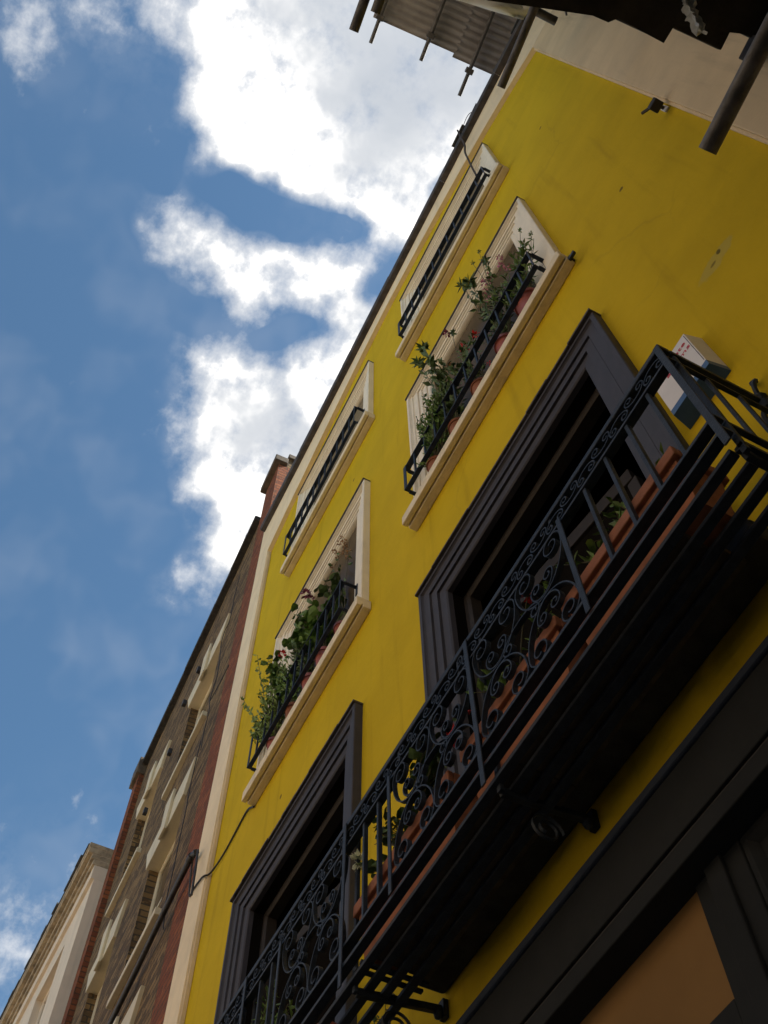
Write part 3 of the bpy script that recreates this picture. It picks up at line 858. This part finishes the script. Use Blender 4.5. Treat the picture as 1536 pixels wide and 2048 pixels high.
# troughs along the balcony
GT = 'terracotta troughs on the balcony'
ZB = 3.806
def tr(x0, x1, label, sprigs, blooms, lm='leaf'):
    return potted('planter_trough', label, 'planter', GT, (x0 + x1) / 2, -.27, ZB, .12, .235, 'terracotta', sprigs, blooms, lm, square=(x1 - x0 - .026, .15))
B_ = lambda u, v, y=-.33: at(u, v, y)
tr(-1.14, -.595, 'terracotta trough with feathery green tips at the right end of the balcony',
   [dict(to=B_(1330, 905, -.3), n=12, L=.03, Wd=.012), dict(to=B_(1310, 925, -.3), n=10, L=.03, Wd=.012), dict(to=B_(1345, 912, -.28), n=10, L=.03, Wd=.012), dict(to=B_(1222, 1005, -.3), n=14, L=.04, Wd=.014), dict(to=B_(1232, 1025, -.3), n=12, L=.035, Wd=.014), dict(to=B_(1180, 1085, -.28), n=4, L=.018, Wd=.03, kind='round'), dict(to=B_(1130, 1130, -.3), n=14, L=.035, Wd=.014)], [])
tr(-1.72, -1.17, 'terracotta trough with a red geranium head behind the first scroll panels',
   [dict(to=B_(1125, 1110, -.35), n=14, L=.03, Wd=.014), dict(to=B_(1105, 1160, -.34), n=20, L=.03, Wd=.014), dict(to=B_(1055, 1195, -.34), n=3, L=.03, Wd=.02), dict(to=B_(950, 1385, -.37), n=10, L=.035, Wd=.02), dict(to=B_(985, 1345, -.35), n=14, L=.03, Wd=.016), dict(to=B_(1005, 1330, -.35), n=12, L=.03, Wd=.016)],
   [('petal_red', B_(1055, 1188, -.34), .026, 24)])
tr(-2.44, -1.79, 'terracotta trough with dark ivy, red spikes and one white bloom in mid balcony',
   [dict(to=B_(900, 1475, -.32), n=5, L=.03, Wd=.02), dict(to=B_(905, 1440, -.32), n=3, L=.03, Wd=.02)] + spread(B_(855, 1520, -.31), .035, 14, n=4, L=.016, Wd=.03, kind='round')
   + spread(B_(775, 1650, -.31), .03, 8, n=3, L=.016, Wd=.03, kind='round') + [dict(to=B_(815, 1625, -.35), n=10, L=.03, Wd=.016), dict(to=B_(720, 1728, -.33), n=4, L=.03, Wd=.02), dict(to=B_(738, 1745, -.32), n=4, L=.022, Wd=.02, kind='round')],
   [('petal_red', B_(905, 1465, -.33), .022, 16), ('petal_red', B_(902, 1480, -.33), .022, 16), ('petal_red', B_(935, 1420, -.3), .016, 10), ('petal_white', B_(718, 1722, -.34), .03, 22), ('petal_white', B_(716, 1738, -.34), .018, 12)], lm='leaf_dark')
tr(-3.75, -3.1, 'terracotta trough with pale green shoots at the left end of the balcony in view',
   spread(B_(520, 2020, -.32), .05, 8, n=10, L=.04, Wd=.014) + spread(B_(580, 2010, -.33), .03, 4, n=10, L=.035, Wd=.014), [])
potted('potted_plant', 'small red pot standing beside the balcony bracket with a wispy dry twig', 'potted plant', GP, -2.8, -.27, 3.77, .04, .09, 'plastic_pot',
       [dict(to=at(770, 2040, -.16), frm=at(790, 1990, -.2), n=10, L=.015, Wd=.008, r=.0015), dict(to=at(755, 2043, -.16), frm=at(775, 2040, -.16), n=12, L=.014, Wd=.007, r=.0012)], [], lm='leaf_dark')

# ------------------------------------------------------------------ alarm box, brackets, cables
AB = thing('alarm_box', 'white burglar alarm box with red lettering and blue base on the yellow wall', 'alarm box', (-.575, 0, 4.72))
m = MB()
fr_ = [(-.676, -.07, 4.79), (-.476, -.07, 4.79), (-.476, -.07, 5.065), (-.676, -.07, 5.065)]
bk_ = [(-.690, -.001, 4.775), (-.462, -.001, 4.775), (-.462, -.001, 5.075), (-.690, -.001, 5.075)]
for i in range(4):
    j = (i + 1) % 4
    m.poly([fr_[i], fr_[j], bk_[j], bk_[i]])
m.poly(fr_); m.poly(bk_[::-1])
m.build('case', 'white_plastic', AB, .006, 3)
m = MB()
f2 = [(-.676, -.071, 4.752), (-.476, -.071, 4.752), (-.476, -.071, 4.788), (-.676, -.071, 4.788)]
b2 = [(-.69, -.001, 4.735), (-.462, -.001, 4.735), (-.462, -.001, 4.774), (-.69, -.001, 4.774)]
for i in range(4):
    j = (i + 1) % 4
    m.poly([f2[i], f2[j], b2[j], b2[i]])
m.poly(f2); m.poly(b2[::-1])
m.build('base', 'blue_plastic', AB, .005, 3)
MB().box(-.482, -.4795, -.0705, -.0685, 4.80, 5.055).build('seam', 'cable', AB)
def lettering(text, x, z, size, width, parent, m, y):
    cu = bpy.data.curves.new('lettering', 'FONT')
    cu.body = text; cu.size = size; cu.extrude = .0006; cu.resolution_u = 3
    tmp = bpy.data.objects.new('lettering', cu)
    C.objects.link(tmp)
    dg = bpy.context.evaluated_depsgraph_get()
    me = bpy.data.meshes.new_from_object(tmp.evaluated_get(dg))
    bpy.data.objects.remove(tmp, do_unlink=True)
    xs = [v.co.x for v in me.vertices]
    k = width / (max(xs) - min(xs)); x_min = min(xs)
    for v in me.vertices:
        v.co = Vector((x + (v.co.x - x_min) * k, y - v.co.z, z + v.co.y)) - ORIG[parent.name]
    me.materials.clear(); me.materials.append(MATS[m])
    o = bpy.data.objects.new('lettering', me)
    C.objects.link(o); o.parent = parent
    return o
lettering('complete', -.669, 5.004, .036, .176, AB, 'red_ink', -.0708)
lettering('alarms', -.617, 4.958, .036, .132, AB, 'red_ink', -.0708)

def polytube(name, label, cat, pts, r, m, group=None, n=6):
    base = Vector(pts[-1])
    t = MB().tube(pts, r, n).build(name, m)
    return tag(t, label, cat, group)
def smooth_pts(P_, k=6):
    P_ = [Vector(p) for p in P_]
    out = []
    for i in range(len(P_) - 1):
        p0, p1, p2, p3 = P_[max(i - 1, 0)], P_[i], P_[i + 1], P_[min(i + 2, len(P_) - 1)]
        for j in range(k):
            t = j / k
            out.append(.5 * ((2 * p1) + (p2 - p0) * t + (2 * p0 - 5 * p1 + 4 * p2 - p3) * t * t + (3 * p1 - p0 - 3 * p2 + p3) * t ** 3))
    out.append(P_[-1])
    return out
polytube('cable', 'thin black cable running from the left window sill across the cream corner strip', 'cable',
         smooth_pts([(-4.80, -.012, 6.95), (-4.94, -.01, 7.05), (-5.13, -.01, 7.03), (-5.35, -.012, 7.0), (-5.56, -.02, 7.015), (-5.60, -.056, 7.0), (-5.70, -.056, 7.04), (-5.80, -.056, 7.06), (-5.9, -.056, 7.07), (-5.93, -.07, 7.3), (-5.96, -.08, 7.56)]), .007, 'cable')
polytube('cable', 'brown cable hanging from the roof gutter down to the top right window guard', 'cable',
         smooth_pts([(-.80, -.16, 12.86), (-.82, -.135, 12.58), (-.835, -.12, 12.14), (-.868, -.12, 11.89), (-.878, -.115, 11.52), (-.882, -.115, 11.1), (-.885, -.11, 10.64)]), .010, 'brown_wood')
for k, (dx, lab) in enumerate(((0, 'loose loop of thin wire standing off the roof edge near the scaffold'),)):
    pts = smooth_pts([atz(925, 280, 12.9), atz(926, 255, 13.0), atz(935, 232, 13.0), atz(944, 225, 12.95), atz(940, 240, 12.95), atz(938, 255, 12.92), atz(947, 222, 12.95), atz(958, 205, 12.95)])
    polytube('wire', lab, 'wire', pts, .004, 'cable')
WB = thing('wall_hook', 'small black T-shaped iron hook beside the right end of the window sill', 'hook', (-.65, 0, 6.95))
MB().tube([(-.678, -.03, 7.03), (-.655, -.045, 6.97), (-.645, -.05, 6.93)], .008, 6).build('arm', 'iron', WB)
MB().box(-.67, -.62, -.06, -.042, 6.905, 6.935).build('cross_piece', 'iron', WB, .003)
MB().box(-.69, -.665, -.03, -.001, 7.0, 7.05).build('wall_plate', 'iron', WB, .003)
SP = thing('wall_lamp', 'small black spotlight bracket at the edge of the cream border', 'lamp', (.16, 0, 6.9))
MB().box(.15, .178, -.012, -.001, 6.93, 7.02).build('back_plate', 'white_plastic', SP, .003)
MB().tube([(.163, -.012, 6.985), (.163, -.06, 6.965), (.155, -.075, 6.93)], .010, 6).build('arm', 'cable', SP)
MB().box(.125, .182, -.1, -.05, 6.88, 6.93).build('head', 'cable', SP, .006)
MB().tube([(.13, -.09, 6.92), (.095, -.1, 6.955)], .008, 6).build('stub', 'cable', SP)
BE = thing('balcony_stay', 'black iron fleur bracket holding the balcony end rail to the yellow wall', 'bracket', (-.45, 0, 4.35))
MB().lathe([(0, -.05), (.012, -.045), (.02, -.02), (.012, 0), (.022, .02), (.012, .045), (0, .05)], (-.45, -.018, 4.41), 10).build('boss', 'iron', BE)
MB().tube(smooth_pts([(-.45, -.02, 4.44), (-.435, -.03, 4.49), (-.425, -.02, 4.52), (-.44, -.015, 4.54)]), .009, 6).build('curl', 'iron', BE)
MB().tube(smooth_pts([(-.45, -.02, 4.38), (-.47, -.03, 4.34), (-.478, -.02, 4.31), (-.465, -.015, 4.29)]), .009, 6).build('curl', 'iron', BE)

# ------------------------------------------------------------------ brick house on the left (its front falls back a little to the left)
S_ = .034
TH = -math.atan(S_)
BH = thing('brick_house', 'soot-stained brown brick house with red brick edges next to the yellow house', 'house', (-6.45, 0, 0))
BH.rotation_euler = (0, 0, TH)
ORIG[BH.name] = Vector((0, 0, 0))
def un(xa): # apparent x on the y 0 plane -> x along the brick front, measured from the right edge (negative)
    t = (1.5 - 6.45 * S_) / (1.5 + xa * S_)
    x, y = xa * t, -1.5 + 1.5 * t
    return -math.hypot(x + 6.45, y)
xr = 0.0
xl = un(-10.05)                         # right side of the left red pilaster
wa, wb_ = (un(-7.955), un(-7.085)), (un(-9.487), un(-8.80))
hol = []
for (p, q) in (wa, wb_):
    for z0, z1 in ((10.63, 12.12), (7.95, 9.44), (5.2, 6.76), (2.6, 4.0)):
        hol.append((p, q, z0, z1))
mb = holed_wall(MB(), xl, xr, 0, 14.0, hol, 0, .14)
mb.build('wall', 'brick_stock', BH)
shell(MB(), xl - .32, xr + .2, 0, 14.0, .15, 7).build('side_wall', 'brick_dark', BH)
MB().box(xr, xr + .5, -.012, .149, 0, 14.0).build('red_strip', 'brick_red', BH)
MB().box(xl - .33, xl, -.075, .149, 0, 13.8).build('red_pilaster', 'brick_red', BH, .004)
MB().box(xl - .36, xl + .02, -.13, .3, 13.8, 14.15).build('pilaster_cap', 'stone_soot', BH, .01)
cp = MB()
cx0 = xl + .021
while cx0 < xr - .02:
    L = min(.62, xr - .002 - cx0)
    cp.box(cx0, cx0 + L - .004, -.085 + rnd.uniform(-.004, .004), .35, 14.001, 14.12)
    cx0 += L
cp.build('coping', 'stone_dark', BH, .006)
for i, (a, b, z0, z1) in enumerate(hol):
    c = (a + b) / 2
    w = MB().prism([(a - .02, -.035, z1 - .008), (b + .02, -.035, z1 - .008), (b + .2, -.035, z1 + .36), (a - .2, -.035, z1 + .36)], (0, .173, 0)).build('window', 'lintel_paint', BH, .005)
    MB().prism([(c - .09, -.065, z1 - .03), (c + .09, -.065, z1 - .03), (c + .13, -.065, z1 + .5), (c - .13, -.065, z1 + .5)], (0, .0295, 0)).build('keystone', 'lintel_paint', w, .005)
    MB().box(a - .12, b + .12, -.055, .138, z0 - .075, z0 - .001).build('sill', 'lintel_paint', w, .006)
    f = arch3(MB(), a + .002, b - .002, z0, z1 - .01, [(0, .13), (0, .10), (.05, .10), (.06, .115), (.06, .139)])
    f.box(a + .06, b - .06, .105, .138, (z0 + z1) / 2 - .02, (z0 + z1) / 2 + .02).box(a + .06, b - .06, .105, .138, z0, z0 + .06)
    f.box(c - .012, c + .012, .108, .136, z0 + .06, z1 - .06)
    f.build('sash', 'lintel_paint', w)
    MB().box(a + .03, b - .03, .125, .135, z0 + .03, z1 - .03).build('pane', 'glass', w)
for (x, z) in ((un(-7.95), 12.9), (un(-8.35), 12.8), (un(-8.45), 11.95), (un(-9.0), 11.6)):
    MB().box(x - .03, x + .03, -.05, -.0005, z - .05, z + .04).build('tie_iron', 'pipe_black', BH, .004)
# party wall pier and stack above the roofs
PI = MB().box(xr + .02, xr + .5, -.012, .9, 14.001, 14.86).build('pier', 'brick_red', BH)
MB().box(xr - .03, xr + .56, -.09, .1, 14.861, 15.02).build('pier_cap', 'stone_soot', PI, .01)
MB().box(xr + .02, xr + .5, .11, .95, 14.862, 15.12).build('stack', 'brick_stock', PI)
MB().box(xr - .02, xr + .54, .101, .99, 15.121, 15.24).build('stack_cap', 'stone_soot', PI, .01)

PP = thing('waste_pipe', 'thick black waste pipe running along the brick house below its windows', 'pipe', (-7.4, -.05, 7.4))
pts = [at(393, 1704, -.09), at(383, 1712, -.10), at(330, 1820, -.07), at(275, 1935, -.04), at(210, 2070, 0.0)]
MB().tube(pts, .023, 12).build('pipe', 'pipe_black', PP)
MB().tube([at(396, 1700, -.09), at(391, 1740, -.09), at(383, 1790, -.08)], .009, 8).build('spur', 'pipe_black', PP)
MB().tube([at(384, 1711, -.1), at(378, 1722, -.098)], .029, 12).build('collar', 'pipe_black', PP)
for k, (pp, lab) in enumerate((
    ([(820, 0), (760, 230), (700, 520), (640, 660), (600, 800), (585, 960), (550, 1180), (470, 1450), (455, 1600), (400, 1820), (360, 2048)], 'long black wire hanging down the brick house front past its windows'),
    ([(690, 1050), (600, 1230), (470, 1470)], 'short slack wire joining the long wire on the brick house'))):
    polytube('wire', lab, 'wire', smooth_pts([at(340 + x * .1709, 1150 + y * .1709, -.03 - .01 * k) for x, y in pp], 4), .005, 'cable')
polytube('wire', 'lower black wire along the brick house between window and waste pipe', 'wire',
         smooth_pts([at(200 + x * .18555, 1480 + y * .18555, -.05) for x, y in [(1090, 0), (990, 420), (920, 780), (850, 1100), (790, 1400), (720, 1700), (680, 2040)]], 4), .005, 'cable')

# ------------------------------------------------------------------ pale house further left
WH = thing('pale_house', 'pale rendered house with weathered stone cornice left of the brick house', 'house', (-14, 0, 0))
X1, X0, FY = -11.5, -20.5, -.044
wins = []
x = -12.36
while x - 1.3 > X0:
    for z0, z1 in ((9.4, 11.57), (6.2, 8.3), (3.0, 5.1)):
        wins.append((x - 1.25, x, z0, z1))
    x -= 2.5
holed_wall(MB(), X0, X1, 0, 12.23, wins, FY, FY + .17).build('wall', 'white_render', WH)
shell(MB(), X0, X1, 0, 12.5, FY + .0005, 7).build('side_wall', 'white_render', WH)
MB().box(X0, X1 + .002, FY - .05, FY + .6, 12.0, 12.23).build('frieze', 'white_render', WH, .006)
cn = MB()
for z0, z1, pj in ((12.231, 12.33, .085), (12.331, 12.42, .125), (12.421, 12.52, .19), (12.521, 12.60, .2)):
    cn.box(X0, X1 + .004, FY - pj, FY + .8, z0, z1)
cn.build('cornice', 'stone_cornice', WH, .008)
cs = None
for i in range(34):
    xx = X0 + .13 + i * .263
    if cs is None:
        cs = MB().box(xx - .128, xx + .128, FY - .225, FY + .3, 12.601, 12.625).build('slate', 'slate', WH); c0 = xx
    else:
        share(cs, WH, (xx - c0, rnd.uniform(-.015, .015), rnd.uniform(0, .008)))
for a, b, z0, z1 in wins:
    w = arch3(MB(), a, b, z0, z1, [(0, FY + .16), (0, FY + .10), (.07, FY + .10), (.08, FY + .12), (.08, FY + .165)]).box(a + .08, b - .08, FY + .11, FY + .16, (z0 + z1) / 2 - .02, (z0 + z1) / 2 + .02).build('window', 'white_render', WH)
    MB().box(a - .08, b + .08, FY - .06, FY + .16, z0 - .09, z0 - .001).build('sill', 'white_render', w, .006)
    MB().box(a + .05, b - .05, FY + .14, FY + .15, z0, z1 - .05).build('pane', 'glass', w)

# ------------------------------------------------------------------ cream house on the right, with scaffold
CH = thing('cream_house', 'cream rendered house front behind the scaffold at the right', 'house', (3, 0, 0))
holed_wall(MB(), .553, 7, 0, 13.4, [(1.6, 2.7, 4.2, 6.0), (1.6, 2.7, 7.3, 9.0), (1.6, 2.7, 10.2, 11.8), (4.2, 5.3, 4.2, 6.0), (4.2, 5.3, 7.3, 9.0), (4.2, 5.3, 10.2, 11.8)], -.046, .12).build('wall', 'cream_render', CH)
shell(MB(), .553, 7, 0, 13.4, -.0455, 7).build('side_wall', 'cream_render', CH)
for xx in (1.6, 4.2):
    for z0, z1 in ((4.2, 6.0), (7.3, 9.0), (10.2, 11.8)):
        w = arch3(MB(), xx, xx + 1.1, z0, z1, [(0, .11), (0, .05), (.06, .05), (.07, .11)]).build('window', 'cream_paint', CH)
        MB().box(xx - .06, xx + 1.16, -.11, .11, z0 - .08, z0 - .001).build('sill', 'cream_paint', w, .006)
        MB().box(xx + .05, xx + 1.05, .09, .1, z0, z1 - .05).build('pane', 'glass', w)
U = Vector((.99617, -.08746, 0)); V = Vector((.08746, .99617, 0))
SC = thing('scaffold', 'steel tube scaffold with dark timber boards climbing the house at the right', 'scaffold', (1.6, -.8, 0))
def stube(p, L, r=.0242, d=None, name='tube'):
    p = Vector(p); d = d or U
    q = p + d * L
    return MB().tube([p, q], r, 14).build(name, 'scaffold_tube', SC)
stube((.047, -.60, 4.3), 3.2)
stube((-.137, -.628, 8.0), 3.2)
stube((-.216, -1.511, 7.0), 3.4)
stube(Vector((-.10, -1.455, 6.97)), 3.3, .0242)
stube(atz(960, 12, 10.0), 2.8)
for (x, y) in ((-.51, -1.31), (-.42, -.75), (-.54, -.21)):
    stube((x, y, 13.74), 3.6, .022, name='roof_tube')
    q = Vector((x, y, 13.74)) + U * .27
    MB().box(q.x - .03, q.x + .03, q.y - .045, q.y + .045, 13.70, 13.78).build('coupler', 'scaffold_tube', SC, .008)
for (x, y) in ((1.25, -.28), (1.25, -1.35), (3.1, -.4), (3.1, -1.5)):
    MB().tube([(x, y, -.0), (x, y, 15.0)], .0242, 14).build('standard', 'scaffold_tube', SC)
for z in (5.95, 9.4, 12.6):
    for x in (1.3, 3.15):
        stube((x, -1.75, z - .05), 1.6, d=Vector((0, 1, 0)), name='transom')
def board_row(z, rows, L=3.0, zj=0.0):
    for (y0, y1, xs) in rows:
        p = Vector((xs, 0, 0))
        c = Vector((xs, (y0 + y1) / 2, z + rnd.uniform(0, .012)))
        w = (y1 - y0) - .012
        MB().sweep([c, c + U * L], [(-w / 2, -.019), (w / 2, -.019), (w / 2, .019), (-w / 2, .019)], side=V).build('board', 'scaffold_board', SC, .004)
board_row(6.0, [(-.2, -.02, .50), (-.425, -.2, .40), (-.65, -.425, .325), (-.87, -.65, .287), (-1.09, -.87, .22), (-1.31, -1.09, .19), (-1.53, -1.31, .17)], 3.2)
board_row(9.5, [(-.3, -.08, 1.0), (-.525, -.3, .95), (-.75, -.525, .8), (-.97, -.75, .7), (-1.19, -.97, .6), (-1.41, -1.19, .6)], 2.6)
MB().sweep([(.42, -.1, 5.93), (3.2, -.34, 5.93)], [(-.02, -.09), (.02, -.09), (.02, .09), (-.02, .09)], side=V).build('toe_board', 'scaffold_board', SC, .004)
# unseen dark sheets added on the scaffold to shade the right of the front
def hang_shade(name, p, du, dz, nu, nz):
    mb = MB(); du = Vector(du); p = Vector(p); g_ = {}
    nrm = du.cross(Vector((0, 0, 1))).normalized()
    for i in range(nu + 1):
        for j in range(nz + 1):
            q = p + du * (i / nu) + Vector((0, 0, dz * j / nz)) + nrm * (.03 * math.sin(i * 2.1 + j) + rnd.uniform(-.015, .015))
            g_[i, j] = len(mb.v); mb.v.append(tuple(q))
    for i in range(nu):
        for j in range(nz): mb.f.append((g_[i, j], g_[i + 1, j], g_[i + 1, j + 1], g_[i, j + 1]))
    mb.sm = True
    o = mb.build(name, 'shade_sheet', SC)
    m_ = o.modifiers.new('thick', 'SOLIDIFY'); m_.thickness = .003
    return o
hang_shade('shade_sheet', (.70, -.1, 2.6), tuple(V * -1.45), 11.0, 8, 40)
hang_shade('shade_sheet', (.60, -1.58, 2.6), tuple(U * 3.2), 11.0, 14, 40)
MB().prism([(x, y, 5.955) for x, y in [(.10, -1.45), (.15, -1.1), (.22, -.905), (.285, -.72), (.292, -.656), (.32, -.631), (.328, -.427), (.394, -.425), (.513, -.12), (.53, -.06), (2.6, -.2), (2.6, -1.5)]], (0, 0, .012)).build('ply_sheet', 'scaffold_board', SC)
MB().tube([atz(1060, 16, 8.1), atz(1112, 43, 8.1)], .0242, 12).build('tie_tube', 'scaffold_tube', SC)
# corrugated sheets of the temporary roof: ridges run away from the street
def corrugated(p, L, wd, z, pitch=.076, amp=.011):
    mb = MB(); n = int(L / pitch * 6); th = .002
    rows = []
    for i in range(n + 1):
        s = L * i / n
        h = amp * math.sin(2 * math.pi * s / pitch)
        b = Vector((p[0], p[1], z)) + U * s
        a1 = b + Vector((0, 0, h)); a2 = b + V * wd + Vector((0, 0, h))
        rows.append((a1, a2))
    bi = len(mb.v)
    for a1, a2 in rows:
        mb.v += [tuple(a1), tuple(a2), tuple(a1 + Vector((0, 0, th))), tuple(a2 + Vector((0, 0, th)))]
    for i in range(n):
        k = bi + 4 * i
        mb.f += [(k, k + 1, k + 5, k + 4), (k + 2, k + 6, k + 7, k + 3), (k, k + 4, k + 6, k + 2), (k + 1, k + 3, k + 7, k + 5)]
    mb.f += [(bi, bi + 2, bi + 3, bi + 1), (bi + 4 * n, bi + 4 * n + 1, bi + 4 * n + 3, bi + 4 * n + 2)]
    mb.sm = True
    return mb.build('corrugated_sheet', 'zinc_sheet', SC, smooth=True)
corrugated((-.275, -1.40), 3.0, .96, 13.80)
corrugated((-.235, -.46), 3.0, 1.0, 13.80 + .006)
corrugated((-.15, .52), 3.0, 1.6, 13.80 + .014)
PS = MB()
pc = [atz(906, -2, 9.8), atz(1046, 40, 9.8), atz(1075, 0, 9.8), atz(1000, -60, 9.8)]
nn = 8
gr = {}
for i in range(nn + 1):
    for j in range(nn + 1):
        a, b = i / nn, j / nn
        p = (pc[0] * (1 - a) + pc[1] * a) * (1 - b) + (pc[3] * (1 - a) + pc[2] * a) * b
        gr[i, j] = len(PS.v)
        PS.v.append((p.x, p.y, p.z + .05 * math.sin(5 * a + 2) * math.sin(7 * b) + rnd.uniform(-.012, .012)))
for i in range(nn):
    for j in range(nn): PS.f.append((gr[i, j], gr[i + 1, j], gr[i + 1, j + 1], gr[i, j + 1]))
PS.sm = True
ps = tag(PS.build('plastic_sheeting', 'polythene'), 'white polythene sheeting stretched under the corrugated scaffold roof', 'sheeting')
md = ps.modifiers.new('thick', 'SOLIDIFY'); md.thickness = .003
RG = MB()
pts = smooth_pts([atz(1370, -8, 5.97), atz(1378, 18, 5.93), atz(1390, 42, 5.9), atz(1403, 68, 5.86)], 5)
for k in range(4):
    o_ = Vector((rnd.uniform(-.012, .012), rnd.uniform(-.012, .012), 0))
    RG.sweep([p + o_ + Vector((rnd.uniform(-.006, .006), rnd.uniform(-.006, .006), rnd.uniform(-.006, .006))) for p in pts],
             [(-.022, -.003), (0, -.012 + .004 * k), (.022, .003), (0, .012)], scales=[.55 + .35 * math.sin(.5 + i * .17 + k) ** 2 for i in range(len(pts))])
rgo = tag(RG.build('plastic_rag', 'dull_plastic', smooth=True), 'crumpled white plastic hanging below the dark scaffold boards', 'plastic')
polytube('wire', 'thin grey wire dangling from the edge of the scaffold boards', 'wire', smooth_pts([atz(1115, 0, 7.0), atz(1128, 14, 6.95), atz(1133, 30, 6.9), atz(1131, 20, 6.95)], 5), .005, 'scaffold_tube')

# ------------------------------------------------------------------ the far side of the street (behind the viewer, it shades and brightens the front)
xx = -34
for i in range(8):
    wd = 8.0
    h = 9.2 + (i * 37 % 5) * .35
    t = thing('opposite_house', 'plain rendered terrace house across the street behind the viewer', 'house', (xx + wd / 2, -9, 0), 'houses across the street')
    hs = [(xx + a, xx + a + 1.1, z, z + 1.7) for a in (1.0, 3.4, 5.8) for z in (.9, 4.0, 7.0)]
    holed_wall(MB(), xx, xx + wd, -.1, h, hs, -8.6, -8.75).build('wall', 'opposite_render', t)
    shell(MB(), xx, xx + wd, -.1, h, -8.601, -15).build('side_wall', 'opposite_render', t)
    for a, b, z0, z1 in hs:
        MB().box(a, b, -8.74, -8.73, z0, z1).build('pane', 'glass_dark', t)
    xx += wd + .004
